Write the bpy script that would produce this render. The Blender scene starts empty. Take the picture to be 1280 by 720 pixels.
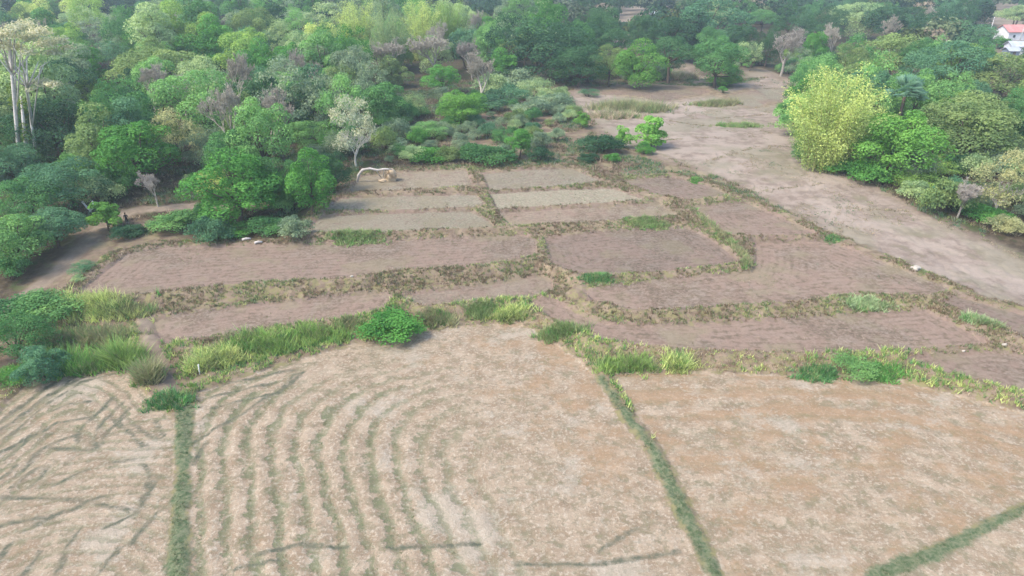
import bpy, math, random
import numpy as np
from mathutils import Vector, Matrix

RS = np.random.RandomState(7)
random.seed(7)
SC = bpy.context.scene
COL = SC.collection
PI = math.pi
CAM_H, PITCH, F = 35.0, math.radians(26.0), 854.0     # F: focal length in pixels of the 1280 px wide photograph

# ------------------------------------------------------------------ helpers
def at(px, py, z=0.0):
    """photo pixel -> world point on the horizontal plane z"""
    u, v = (px - 640) / F, (360 - py) / F
    dy = math.cos(PITCH) + v * math.sin(PITCH)
    dz = -math.sin(PITCH) + v * math.cos(PITCH)
    t = (z - CAM_H) / min(dz, -0.02)
    return np.array([u * t, dy * t, z])

def depth_of(p):
    return p[1] * math.cos(PITCH) + (CAM_H - p[2]) * math.sin(PITCH)

def smooth(a, b, x):
    t = np.clip((x - a) / (b - a), 0, 1)
    return t * t * (3 - 2 * t)

def vnoise(x, y, seed=0):
    xi, yi = np.floor(x).astype(np.int64), np.floor(y).astype(np.int64)
    fx, fy = x - xi, y - yi
    fx, fy = fx * fx * (3 - 2 * fx), fy * fy * (3 - 2 * fy)
    def h(i, j):
        n = (i * 374761393 + j * 668265263 + seed * 974634777) & 0xffffffff
        n = ((n ^ (n >> 13)) * 1274126177) & 0xffffffff
        return ((n ^ (n >> 16)) & 0xffff) / 65535.0
    return (h(xi, yi) * (1 - fx) + h(xi + 1, yi) * fx) * (1 - fy) + (h(xi, yi + 1) * (1 - fx) + h(xi + 1, yi + 1) * fx) * fy

def seg_dist(x, y, poly, closed):
    P = np.asarray(poly)[:, :2]
    n = len(P)
    d = np.full(x.shape, 1e9)
    for i in range(n if closed else n - 1):
        a, b = P[i], P[(i + 1) % n]
        e = b - a
        t = np.clip(((x - a[0]) * e[0] + (y - a[1]) * e[1]) / max(e @ e, 1e-9), 0, 1)
        d = np.minimum(d, np.hypot(x - a[0] - t * e[0], y - a[1] - t * e[1]))
    return d

def inside(x, y, poly):
    P = np.asarray(poly)[:, :2]
    r = np.zeros(x.shape, bool)
    n = len(P)
    for i in range(n):
        a, b = P[i], P[(i + 1) % n]
        if a[1] == b[1]:
            continue
        c = ((a[1] > y) != (b[1] > y)) & (x < (b[0] - a[0]) * (y - a[1]) / (b[1] - a[1]) + a[0])
        r ^= c
    return r

def sdist(x, y, poly):
    d = seg_dist(x, y, poly, True)
    return np.where(inside(x, y, poly), -d, d)

def tag(o, label=None, cat=None, group=None, kind=None):
    if label: o['label'] = label
    if cat: o['category'] = cat
    if group: o['group'] = group
    if kind: o['kind'] = kind
    return o

def link(name, me, parent=None):
    o = bpy.data.objects.new(name, me)
    COL.objects.link(o)
    if parent is not None:
        o.parent = parent
    return o

def empty(name, loc, rz=0.0):
    o = bpy.data.objects.new(name, None)
    COL.objects.link(o)
    o.location = [float(c) for c in loc]
    o.rotation_euler = (0, 0, rz)
    o.empty_display_size = 0.3
    return o

def mesh_np(name, V, faces, mat, smooth_shade=False, attrs=None):
    """V (n,3); faces: (m,k) int array, or a list of such arrays"""
    me = bpy.data.meshes.new(name)
    V = np.ascontiguousarray(V, dtype=np.float32)
    FL = faces if isinstance(faces, list) else [faces]
    FL = [np.asarray(f, dtype=np.int32) for f in FL if len(f)]
    nl = sum(f.size for f in FL)
    npoly = sum(len(f) for f in FL)
    me.vertices.add(len(V))
    me.vertices.foreach_set('co', V.ravel())
    me.loops.add(nl)
    me.polygons.add(npoly)
    me.loops.foreach_set('vertex_index', np.concatenate([f.ravel() for f in FL]))
    tot = np.concatenate([np.full(len(f), f.shape[1], np.int32) for f in FL])
    st = np.concatenate([[0], np.cumsum(tot)[:-1]]).astype(np.int32)
    me.polygons.foreach_set('loop_start', st)
    try:
        me.polygons.foreach_set('loop_total', tot)
    except Exception:
        pass
    me.update(calc_edges=True)
    me.validate()
    me.polygons.foreach_set('use_smooth', np.full(len(me.polygons), smooth_shade, bool))
    for k, a in (attrs or {}).items():
        a = np.asarray(a, dtype=np.float32)
        if a.ndim == 1:
            me.attributes.new(k, 'FLOAT', 'POINT').data.foreach_set('value', a)
        else:
            if a.shape[1] == 3:
                a = np.concatenate([a, np.ones((len(a), 1), np.float32)], 1)
            me.attributes.new(k, 'FLOAT_COLOR', 'POINT').data.foreach_set('color', np.ascontiguousarray(a).ravel())
    me.materials.append(mat)
    return me

class MB:
    """collects simple solids into one mesh"""
    def __init__(s):
        s.v, s.f = [], []
    def add(s, v, f):
        o = len(s.v)
        s.v += [tuple(p) for p in v]
        s.f += [tuple(i + o for i in q) for q in f]
    def box(s, x0, x1, y0, y1, z0, z1):
        s.add([(x0, y0, z0), (x1, y0, z0), (x1, y1, z0), (x0, y1, z0), (x0, y0, z1), (x1, y0, z1), (x1, y1, z1), (x0, y1, z1)],
              [(3, 2, 1, 0), (4, 5, 6, 7), (0, 1, 5, 4), (1, 2, 6, 5), (2, 3, 7, 6), (3, 0, 4, 7)])
    def tube(s, pts, rad, n=6, cap=True):
        pts = [Vector(p) for p in pts]
        v, f = [], []
        for i, p in enumerate(pts):
            d = (pts[min(i + 1, len(pts) - 1)] - pts[max(i - 1, 0)]).normalized()
            a = d.cross(Vector((0.31, 0.95, 0.1)))
            if a.length < 1e-3: a = d.cross(Vector((1, 0, 0)))
            a.normalize(); b = d.cross(a)
            for k in range(n):
                t = 2 * PI * k / n
                v.append(p + (a * math.cos(t) + b * math.sin(t)) * rad[i])
        for i in range(len(pts) - 1):
            for k in range(n):
                f.append((i * n + k, i * n + (k + 1) % n, (i + 1) * n + (k + 1) % n, (i + 1) * n + k))
        if cap:
            f.append(tuple(range(n - 1, -1, -1)))
            f.append(tuple((len(pts) - 1) * n + k for k in range(n)))
        s.add(v, f)
    def mesh(s, name, mat, sm=False):
        me = bpy.data.meshes.new(name)
        me.from_pydata(s.v, [], s.f)
        me.update()
        if sm:
            for p in me.polygons: p.use_smooth = True
        me.materials.append(mat)
        return me
    def build(s, name, mat, parent=None, sm=False):
        return link(name, s.mesh(name, mat, sm), parent)

# ------------------------------------------------------------------ node helpers
class NT:
    def __init__(s, name):
        s.m = bpy.data.materials.new(name)
        s.m.use_nodes = True
        s.t = s.m.node_tree
        s.t.nodes.clear()
        s.out = s.t.nodes.new('ShaderNodeOutputMaterial')
    def n(s, typ, **kw):
        nd = s.t.nodes.new(typ)
        for k, v in kw.items(): setattr(nd, k, v)
        return nd
    def set(s, sock, v):
        if hasattr(v, 'node'): s.t.links.new(v, sock)
        elif v is not None:
            if isinstance(v, (tuple, list)) and len(v) == 3 and sock.type == 'RGBA': v = (*v, 1)
            sock.default_value = v
    def math(s, op, a, b=None, c=None, clamp=False):
        nd = s.n('ShaderNodeMath', operation=op, use_clamp=clamp)
        s.set(nd.inputs[0], a)
        if b is not None: s.set(nd.inputs[1], b)
        if c is not None: s.set(nd.inputs[2], c)
        return nd.outputs[0]
    def mix(s, f, a, b, blend='MIX'):
        nd = s.n('ShaderNodeMix', data_type='RGBA', blend_type=blend)
        s.set(nd.inputs[0], f); s.set(nd.inputs[6], a); s.set(nd.inputs[7], b)
        return nd.outputs[2]
    def noise(s, scale, detail=3, rough=0.55, vec=None, dist=0.0, color=False):
        nd = s.n('ShaderNodeTexNoise')
        nd.inputs['Scale'].default_value = scale
        nd.inputs['Detail'].default_value = detail
        nd.inputs['Roughness'].default_value = rough
        nd.inputs['Distortion'].default_value = dist
        if vec is not None: s.t.links.new(vec, nd.inputs['Vector'])
        return nd.outputs[1 if color else 0]
    def step(s, v, a, b):
        nd = s.n('ShaderNodeMapRange', interpolation_type='SMOOTHSTEP')
        s.set(nd.inputs[0], v)
        nd.inputs[1].default_value, nd.inputs[2].default_value = a, b
        return nd.outputs[0]
    def attr(s, name, color=False):
        nd = s.n('ShaderNodeAttribute', attribute_name=name)
        return nd.outputs['Color' if color else 'Fac']
    def pos(s):
        return s.n('ShaderNodeNewGeometry').outputs['Position']
    def finish(s, color, rough=0.95, bump=None, bump_s=0.4, bump_d=0.1, spec=0.1, metallic=0.0):
        b = s.n('ShaderNodeBsdfPrincipled')
        s.set(b.inputs['Base Color'], color)
        s.set(b.inputs['Roughness'], rough)
        b.inputs['Specular IOR Level'].default_value = spec
        b.inputs['Metallic'].default_value = metallic
        if bump is not None:
            bn = s.n('ShaderNodeBump')
            bn.inputs['Strength'].default_value = bump_s
            bn.inputs['Distance'].default_value = bump_d
            s.set(bn.inputs['Height'], bump)
            s.t.links.new(bn.outputs[0], b.inputs['Normal'])
        s.t.links.new(b.outputs[0], s.out.inputs[0])
        return s.m

def simple_mat(name, c1, c2, scale=3.0, rough=0.9, bump=0.3, spec=0.15):
    t = NT(name)
    tc = t.n('ShaderNodeTexCoord').outputs['Object']
    nz = t.noise(scale, 5, 0.6, tc)
    return t.finish(t.mix(t.step(nz, 0.3, 0.7), c1, c2), rough, nz, bump, 0.05, spec)

# ------------------------------------------------------------------ terraces (outlines traced in photo pixels, laid at their level in metres)
STUB = {
 'A': [(-300, 640), (-120, 590), (-40, 548), (0, 514), (35, 482), (75, 462), (120, 456), (158, 462), (178, 492), (205, 512), (218, 530), (215, 620), (208, 720), (196, 900), (-500, 900)],
 'B': [(243, 900), (240, 720), (240, 600), (243, 530), (248, 492), (330, 464), (430, 434), (540, 413), (640, 404), (664, 411), (704, 437), (742, 468), (774, 525), (804, 562), (848, 655), (880, 715), (945, 900)],
 'C': [(768, 468), (850, 466), (960, 470), (1090, 472), (1130, 478), (1190, 494), (1280, 517), (1420, 552), (1500, 600), (1290, 622), (1240, 645), (1180, 676), (1080, 718), (990, 800), (980, 850), (905, 715), (876, 650), (828, 558), (797, 518)],
 'D': [(1310, 630), (1250, 655), (1195, 684), (1105, 724), (1010, 820), (1000, 900), (1700, 900), (1520, 610)],
}
PADDY = [
 # level, tone(0 mauve .. 1 green-grey), outline, label
 (0.9, .12, [(193, 400), (320, 383), (440, 370), (471, 367), (490, 371), (478, 387), (458, 393), (320, 411), (207, 430), (196, 415)], 'narrow greyish ploughed strip curving above the grassy bank, left end'),
 (0.9, .35, [(502, 371), (600, 358), (676, 346), (688, 351), (690, 362), (667, 371), (600, 375), (533, 382)], 'small wedge of greyish soil above the yellow grass bank'),
 (0.8, .05, [(662, 379), (690, 374), (722, 394), (760, 406), (820, 410), (930, 404), (1060, 396), (1160, 390), (1200, 410), (1232, 430), (1130, 437), (1000, 440), (880, 437), (800, 432), (747, 422), (700, 404)], 'long mauve ploughed strip just above the right straw field'),
 (0.5, .15, [(1135, 449), (1240, 441), (1290, 449), (1420, 480), (1420, 524), (1282, 490), (1190, 467)], 'dark triangular ploughed plot at the right end of the lowest terrace'),
 (1.9, .1, [(93, 373), (130, 341), (158, 319), (200, 311), (320, 308), (450, 304), (655, 295), (668, 300), (670, 318), (604, 331), (498, 338), (431, 348), (320, 353), (273, 357), (200, 365)], 'largest brown ploughed terrace below the left wood'),
 (1.9, .08, [(682, 299), (773, 290), (856, 285), (885, 298), (909, 315), (924, 327), (905, 331), (827, 339), (729, 344), (692, 331)], 'brown ploughed terrace right of the largest one, ending at the yellow grass tuft'),
 (1.4, .06, [(945, 305), (1031, 303), (1043, 304), (1110, 331), (1188, 362), (1160, 369), (1071, 367), (987, 377), (870, 385), (796, 387), (745, 377), (731, 366), (827, 352), (941, 341), (946, 325)], 'wide L-shaped brown terrace in the middle right'),
 (1.1, .2, [(1180, 379), (1200, 372), (1285, 396), (1420, 436), (1420, 462), (1280, 422), (1249, 410), (1209, 392)], 'narrow brown strip beside the open ground at the right edge'),
 (2.5, .75, [(378, 291), (405, 271), (500, 267), (588, 265), (610, 276), (617, 284), (500, 289), (430, 292)], 'grey-green terrace with straw stubble directly above the largest terrace'),
 (2.9, .8, [(408, 263), (424, 249), (500, 246), (594, 244), (608, 258), (500, 262)], 'grey-green terrace second below the straw heap'),
 (3.2, .55, [(440, 240), (449, 221), (500, 216), (582, 213), (592, 233), (520, 237)], 'grey-brown terrace holding the straw heap'),
 (3.2, .7, [(604, 218), (660, 213), (714, 211), (754, 228), (700, 233), (613, 238)], 'pale grey-green terrace below the low dark bushes'),
 (2.9, .85, [(613, 243), (700, 238), (766, 236), (806, 250), (740, 254), (622, 261)], 'palest straw-covered terrace in the middle of the upper steps'),
 (2.5, .3, [(624, 267), (740, 260), (824, 256), (846, 270), (740, 277), (640, 283)], 'brown-grey terrace with a dark grassy lower bank'),
 (2.9, .15, [(776, 227), (840, 222), (880, 231), (909, 244), (858, 251), (820, 243)], 'small brown terrace right of the diagonal bank, upper one'),
 (2.3, .1, [(864, 260), (932, 254), (980, 274), (1018, 292), (910, 294), (880, 277)], 'small brown terrace right of the diagonal bank, lower one'),
]
PADDY += [
 (3.3, .85, [(905, 118), (950, 113), (990, 113), (978, 128), (930, 133)], 'small far grey-green plot left of the yellow bamboo'),
 (3.3, .1, [(730, 112), (800, 106), (880, 110), (890, 118), (830, 124), (760, 118)], 'long brown plot in front of the dark back row'),
]
STUB_W = {k: [at(x, y, 0.0) for x, y in p] for k, p in STUB.items()}
PAD_W = [[at(x, y, z) for x, y in p] for z, t, p, l in PADDY]
GREEN_STRIPS = [([(231, 512), (229, 600), (222, 720), (214, 900)], .55), ([(752, 474), (786, 524), (816, 561), (861, 654), (893, 714), (968, 880)], .42),
                ([(1300, 627), (1240, 655), (1185, 683), (1100, 718), (1010, 800)], .42)]
LINES = [[(a / 2, 360 + b / 2) for a, b in l] for l in [
 [(0, 385), (110, 300), (200, 235), (290, 215)], [(-60, 480), (60, 390), (140, 340), (220, 325)], [(0, 360), (80, 300), (160, 245), (230, 215)], [(130, 400), (230, 405), (245, 350), (305, 285)],
 [(195, 390), (200, 355), (240, 315), (285, 270)], [(130, 310), (170, 290), (225, 285)], [(-30, 430), (80, 370), (130, 365)], [(30, 500), (60, 470), (100, 450)], [(70, 500), (125, 445)],
 [(130, 495), (215, 455)], [(285, 330), (330, 370), (355, 395)], [(330, 340), (385, 375)], [(385, 330), (405, 370)], [(350, 440), (380, 460), (365, 500)], [(-100, 520), (200, 530), (330, 560)],
 [(60, 720), (100, 660)], [(20, 345), (110, 275), (180, 225)], [(40, 470), (110, 400), (190, 370)], [(0, 480), (40, 440)], [(240, 400), (300, 330), (330, 300)], [(250, 440), (330, 430)], [(160, 560), (260, 520)], [(270, 600), (340, 560), (400, 470)], [(60, 610), (150, 560)], [(330, 640), (390, 560)], [(-20, 350), (60, 290), (130, 235)], [(130, 720), (200, 600)], [(230, 740), (300, 650)], [(0, 690), (30, 640)], [(-80, 640), (20, 590), (120, 575)], [(-100, 590), (0, 540)],
 [(510, 250), (740, 205)], [(520, 275), (690, 235)], [(530, 300), (700, 260), (760, 210)], [(490, 385), (600, 315), (690, 260), (740, 215)], [(480, 440), (520, 385)], [(640, 665), (760, 640), (860, 650)],
 [(590, 700), (700, 680)], [(1200, 640), (960, 650)], [(1290, 690), (1480, 692), (1700, 660)], [(1590, 600), (1500, 660)]]]
LINES_W = [[at(x, y, 0) for x, y in l] for l in LINES]
GREEN_W = [([at(x, y, 0) for x, y in p], w) for p, w in GREEN_STRIPS]
TRACK_W = [at(x, y, z) for x, y, z in [(-220, 470, .9), (-60, 410, 1.2), (10, 372, 1.6), (62, 336, 2.0), (100, 300, 2.4), (128, 274, 2.7), (165, 259, 2.9), (235, 254, 3.0), (330, 252, 3.1)]]
CREEK_W = [at(x, y, z) for x, y, z in [(182, 395, 1.0), (190, 440, .5), (215, 500, .1)]]
# trampled pale ground on the right and far centre
PALE_W = [at(x, y, 2.6) for x, y in [(700, 118), (790, 108), (900, 112), (975, 100), (1005, 185), (1060, 222), (1150, 262), (1290, 310), (1500, 370), (1500, 470), (1290, 400), (1190, 350), (1050, 296), (950, 245), (900, 225), (835, 205), (780, 190)]]

def base_z(x, y):
    z = 3.4 * smooth(58, 112, y) + 0.9 * (vnoise(x / 40, y / 40, 3) - .5) * smooth(115, 160, y)
    return z + 0.25 * (vnoise(x / 9, y / 9, 5) - .5) * smooth(60, 100, y)

ALL_W = [(0.0, p) for p in STUB_W.values()] + [(PADDY[i][0], PAD_W[i]) for i in range(len(PADDY))]

def terrain(x, y, full=False):
    x, y = np.asarray(x, float), np.asarray(y, float)
    base = base_z(x, y)
    num = base / 5.0 ** 3; den = np.full(x.shape, 1 / 5.0 ** 3)
    zin = np.zeros(x.shape); ins = np.zeros(x.shape, bool)
    dmin = np.full(x.shape, 99.0); reg = np.full(x.shape, -1); dpad = np.full(x.shape, 99.0); dst = np.full(x.shape, 99.0)
    for i, (lv, p) in enumerate(ALL_W):
        d = np.full(x.shape, 99.0)
        P = np.asarray(p)
        near = (x > P[:, 0].min() - 14) & (x < P[:, 0].max() + 14) & (y > P[:, 1].min() - 14) & (y < P[:, 1].max() + 14)
        if near.any():
            d[near] = sdist(x[near], y[near], p)
        w = 1 / (np.maximum(d, 0) + 0.08) ** 3
        w[d > 14] = 0
        num += lv * w; den += w
        i_ = d < 0
        ins |= i_; zin[i_] = lv; reg[i_] = i
        dmin = np.minimum(dmin, d)
        if i < len(STUB_W): dst = np.minimum(dst, d)
        else: dpad = np.minimum(dpad, d)
    z = np.where(ins, zin, num / den)
    bund = 0.28 * smooth(0.0, 0.45, dmin) * (1 - smooth(1.2, 3.0, dmin))
    dg = np.full(x.shape, 99.0)
    for p, w in GREEN_W:
        dg = np.minimum(dg, seg_dist(x, y, p, False) - w * (.55 + .9 * vnoise(x / 3.1 + 5, y / 3.1, 57)))
    z = z + np.where(dmin < 3, bund * np.where(dg < 1.2, .3, 1), 0)
    rough = (0.10 * smooth(0, .6, dmin) * (1 - .55 * smooth(3, 6, dmin)) + 0.035) * (1 - smooth(116, 127, y)) * (1 - smooth(70, 77, -x)) * (1 - smooth(95, 103, x))
    z = z + rough * 2 * (vnoise(x / .7, y / .7, 11) - .5) + rough * (vnoise(x / .33, y / .33, 12) - .5)
    if not full:
        return z
    return z, dict(dmin=dmin, dpad=dpad, dst=dst, reg=reg, dg=dg)

def gz(x, y):
    return float(terrain(np.array([x]), np.array([y]))[0])

# ------------------------------------------------------------------ ground material
def ground_material():
    t = NT('earth_and_fields')
    P = t.pos()
    stub, pad, grn, trk, row, rowk, org, tone, forest, pale, bankg = [t.attr(k) for k in
        ('stub', 'pad', 'grn', 'trk', 'row', 'rowk', 'org', 'tone', 'forest', 'pale', 'bankg')]
    ln = t.attr('ln'); pin = t.attr('pin'); plotv = t.attr('plotv')
    n_big = t.noise(.09, 4, .6, P); n_mid = t.noise(.55, 5, .65, P); n_fin = t.noise(3.2, 5, .7, P); n_vf = t.noise(11, 4, .75, P)
    mp = t.n('ShaderNodeMapping'); t.t.links.new(P, mp.inputs[0]); mp.inputs[1].default_value = (37, 11, 5)
    Q = mp.outputs[0]
    m_a = t.noise(.35, 5, .65, Q); m_b = t.noise(1.3, 5, .7, Q); m_c = t.noise(.16, 4, .6, Q)
    # --- wild ground: brown litter, dry grass
    wild = t.mix(t.step(n_mid, .35, .65), (.125, .090, .066), (.19, .145, .105))
    wild = t.mix(t.math('MULTIPLY', t.step(m_a, .48, .62), .7), wild, (.235, .20, .12))
    wild = t.mix(t.math('MULTIPLY', t.step(m_b, .52, .66), .55), wild, (.10, .115, .045))
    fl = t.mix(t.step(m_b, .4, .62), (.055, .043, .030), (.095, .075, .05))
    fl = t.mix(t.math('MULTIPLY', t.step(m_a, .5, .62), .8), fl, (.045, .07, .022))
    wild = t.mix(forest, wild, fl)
    pl = t.mix(t.step(n_mid, .32, .68), (.200, .158, .126), (.290, .238, .196))
    pl = t.mix(t.math('MULTIPLY', t.step(m_a, .50, .6), .75), pl, (.18, .142, .112))
    pl = t.mix(t.math('MULTIPLY', t.step(m_a, .53, .68), .5), pl, (.185, .175, .105))
    pl = t.mix(t.math('MULTIPLY', t.step(m_c, .46, .58), .8), pl, (.31, .258, .212))
    pl = t.mix(t.math('MULTIPLY', t.step(n_fin, .55, .68), .35), pl, (.13, .11, .075))
    pl = t.mix(t.math('MULTIPLY', t.step(n_big, .48, .58), .5), pl, (.19, .18, .12))
    wild = t.mix(pale, wild, pl)
    # --- bank soil and dry bank grass
    bk = t.mix(t.step(n_mid, .35, .65), (.135, .100, .072), (.25, .195, .138))
    bk = t.mix(t.math('MULTIPLY', t.step(m_b, .45, .6), bankg), bk, (.20, .185, .088))
    bankm = t.math('SUBTRACT', 1.0, t.step(t.math('ADD', t.attr('dmin'), t.math('MULTIPLY', n_mid, 1.2)), 2.0, 4.0))
    col = t.mix(bankm, wild, bk)
    # --- dirt track
    tk = t.mix(t.step(n_mid, .3, .7), (.165, .130, .098), (.24, .195, .150))
    tk = t.mix(t.math('MULTIPLY', t.step(m_b, .5, .62), .5), tk, (.16, .135, .09))
    tm = t.math('SUBTRACT', 1.0, t.step(t.math('ADD', trk, t.math('MULTIPLY', t.math('SUBTRACT', n_mid, .5), 1.8)), -.3, .5))
    col = t.mix(tm, col, tk)
    # --- ploughed paddies: mauve-brown clods, grey-green stubble on some
    pd = t.mix(t.step(n_fin, .35, .65), (.112, .084, .063), (.222, .176, .138))
    pd = t.mix(t.math('MULTIPLY', t.step(n_mid, .45, .62), .4), pd, (.245, .205, .172))
    pd = t.mix(t.math('MULTIPLY', t.step(n_big, .42, .56), .7), pd, (.225, .165, .132))
    pd = t.mix(t.math('MULTIPLY', t.step(m_b, .52, .62), .55), pd, (.105, .09, .06))
    s3 = t.math('SINE', t.math('MULTIPLY', t.math('ADD', pin, t.math('MULTIPLY', m_a, .8)), 2 * PI / .85))
    pd = t.mix(t.math('MULTIPLY', t.math('MULTIPLY', t.step(s3, .0, .9), t.step(m_b, .38, .6)), .45), pd, (.095, .075, .055))
    gg = t.mix(t.step(n_fin, .35, .65), (.175, .170, .115), (.285, .265, .200))
    gg = t.mix(t.math('MULTIPLY', t.step(m_b, .5, .62), .5), gg, (.25, .18, .145))
    pd = t.mix(t.math('MULTIPLY', tone, t.step(t.math('ADD', n_mid, t.math('MULTIPLY', tone, .25)), .42, .66)), pd, gg)
    pd = t.mix(t.math('MULTIPLY', t.step(m_c, .52, .62), .5), pd, (.20, .175, .115))
    pd = t.mix(plotv, t.mix(1.0, pd, (.80, .80, .82), 'MULTIPLY'), t.mix(1.0, pd, (1.22, 1.19, 1.14), 'MULTIPLY'))
    pm = t.math('SUBTRACT', 1.0, t.step(t.math('ADD', pad, t.math('MULTIPLY', t.math('ADD', t.math('SUBTRACT', m_b, .5), t.math('SUBTRACT', n_mid, .5)), 2.0)), .1, .8))
    col = t.mix(pm, col, pd)
    # --- harvested straw fields
    st = t.mix(t.step(n_mid, .32, .68), (.225, .168, .112), (.345, .274, .197))
    st = t.mix(t.math('MULTIPLY', t.step(n_fin, .48, .62), .75), st, (.43, .37, .285))
    st = t.mix(t.math('MULTIPLY', t.step(m_b, .50, .60), .7), st, (.185, .16, .105))
    st = t.mix(t.math('MULTIPLY', t.step(t.math('ADD', m_a, org), .60, .80), .7), st, (.28, .185, .108))
    st = t.mix(t.math('MULTIPLY', t.step(t.math('ADD', m_c, t.math('MULTIPLY', n_fin, .35)), .72, .82), .55), st, (.37, .33, .265))
    # wheel and drill rows, broken up
    rr = t.math('ADD', row, t.math('MULTIPLY', t.math('SUBTRACT', m_a, .5), 1.3))
    rr = t.math('ADD', rr, t.math('MULTIPLY', t.math('SUBTRACT', m_b, .5), 1.0))
    s = t.math('SINE', t.math('MULTIPLY', rr, 2 * PI))
    s = t.math('ADD', s, t.math('MULTIPLY', t.math('SUBTRACT', n_fin, .5), 2.4))
    rm = t.math('MULTIPLY', t.step(s, .0, .8), rowk)
    gcol = t.mix(t.step(n_mid, .35, .65), (.088, .108, .055), (.15, .16, .092))
    gcol = t.mix(t.math('MULTIPLY', t.step(n_fin, .48, .62), .6), gcol, (.085, .12, .05))
    rkb = t.math('MULTIPLY', rm, t.step(m_b, .30, .55))
    st = t.mix(t.math('MULTIPLY', rkb, t.math('ADD', .48, t.math('MULTIPLY', t.step(n_mid, .3, .6), .4))), st, gcol)
    lm = t.math('SUBTRACT', 1.0, t.step(t.math('ADD', ln, t.math('MULTIPLY', t.math('SUBTRACT', m_b, .45), 1.0)), .04, .38))
    st = t.mix(t.math('MULTIPLY', lm, t.math('ADD', .66, t.math('MULTIPLY', t.step(n_mid, .35, .6), .34))), st, (.085, .095, .066))
    s2 = t.math('SINE', t.math('MULTIPLY', t.math('ADD', rr, t.math('MULTIPLY', n_fin, .06)), 2 * PI * 4.6))
    st = t.mix(t.math('MULTIPLY', t.math('MULTIPLY', t.step(s2, .1, .9), t.step(n_fin, .40, .58)), .42), st, (.185, .150, .10))
    # specks of dark soil
    st = t.mix(t.math('MULTIPLY', t.step(n_vf, .56, .70), .6), st, (.17, .13, .10))
    st = t.mix(t.math('MULTIPLY', t.step(t.noise(2.0, 4, .6, Q), .56, .70), .32), st, (.43, .385, .31))
    st = t.mix(t.math('MULTIPLY', t.step(t.math('ADD', m_b, t.math('MULTIPLY', n_vf, .4)), .82, .95), .6), st, (.14, .16, .07))
    sm = t.math('SUBTRACT', 1.0, t.step(t.math('ADD', stub, t.math('MULTIPLY', t.math('SUBTRACT', m_b, .5), 1.1)), -.1, .22))
    col = t.mix(sm, col, st)
    # --- green field boundaries
    gm = t.math('SUBTRACT', 1.0, t.step(t.math('ADD', grn, t.math('MULTIPLY', t.math('ADD', t.math('SUBTRACT', m_b, .5), t.math('SUBTRACT', n_mid, .5)), 1.3)), -.2, .3))
    gs = t.mix(t.step(n_fin, .35, .65), (.07, .105, .052), (.165, .175, .105))
    col = t.mix(gm, col, gs)
    h = t.math('ADD', n_vf, t.math('MULTIPLY', n_fin, 1.5))
    h = t.math('SUBTRACT', h, t.math('MULTIPLY', rkb, .5))
    return t.finish(col, .97, h, .55, .12, .05)

def smin(a, b, k):
    h = np.clip(.5 + .5 * (b - a) / k, 0, 1)
    return b * (1 - h) + a * h - k * h * (1 - h)

def row_fields(x, y):
    """row coordinate (periods), strength and orange patchiness of the straw fields"""
    row = np.zeros(x.shape); k = np.zeros(x.shape); org = np.zeros(x.shape)
    W = lambda pts: [at(px, py, 0) for px, py in pts]
    # middle field: rows run up the left edge and swing round parallel to the far edge
    d1 = seg_dist(x, y, W([(232, 1300), (238, 720), (243, 560), (247, 480)]), False)
    d2 = seg_dist(x, y, W([(150, 520), (248, 490), (330, 462), (430, 432), (540, 411), (640, 402), (700, 405)]), False)
    dB = smin(d1, d2 * 1.15, 9.0)
    b = inside(x, y, STUB_W['B'])
    row[b] = (dB / 1.72)[b]
    fade = (1 - smooth(12, 25, d1)) * np.maximum(1 - smooth(5, 12, d1), smooth(1.5, 11, d2)) + .08
    k[b] = np.clip(fade, 0, 1)[b]
    org[b] = (.20 * smooth(16, 34, d1) * (1 - .5 * smooth(20, 30, d2)))[b]
    # left field: rows follow the shrub edge, then break off at odd angles
    a = inside(x, y, STUB_W['A'])
    e1 = seg_dist(x, y, W([(-400, 690), (-120, 592), (0, 512), (60, 468), (122, 454), (200, 452)]), False)
    e2 = seg_dist(x, y, W([(150, 440), (200, 515), (222, 560), (214, 720), (200, 900)]), False)
    c0 = at(60, 760, 0)
    e3 = np.hypot(x - c0[0], (y - c0[1]) * 1.3)
    sel = smooth(.40, .60, vnoise(x / 7 + 3, y / 7, 21))
    dA = np.where(sel > .5, e1, smin(e1, e2 * 1.4, 5.0))
    row[a] = (np.where(e1 > 11, e3, dA) / 1.35)[a]
    k[a] = (.78 - .25 * smooth(6, 16, e1))[a]
    org[a] = .02
    # right field: weak streaks along the far edge
    c = inside(x, y, STUB_W['C'])
    f1 = seg_dist(x, y, W([(740, 468), (960, 469), (1100, 471), (1190, 492), (1290, 518), (1500, 575)]), False)
    row[c] = (f1 / 2.0)[c]
    k[c] = .22
    org[c] = (.15 + .20 * (np.sin(f1 * 2 * PI / 3.1 + 4 * vnoise(x / 6, y / 6, 93)) > .1) * smooth(.3, .6, vnoise(x / 5, y / 3, 94)) * (1 - smooth(6, 16, f1)))[c]
    d = inside(x, y, STUB_W['D'])
    row[d] = (f1 / 2.0)[d]; k[d] = .3; org[d] = .06
    return row, k, org

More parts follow.
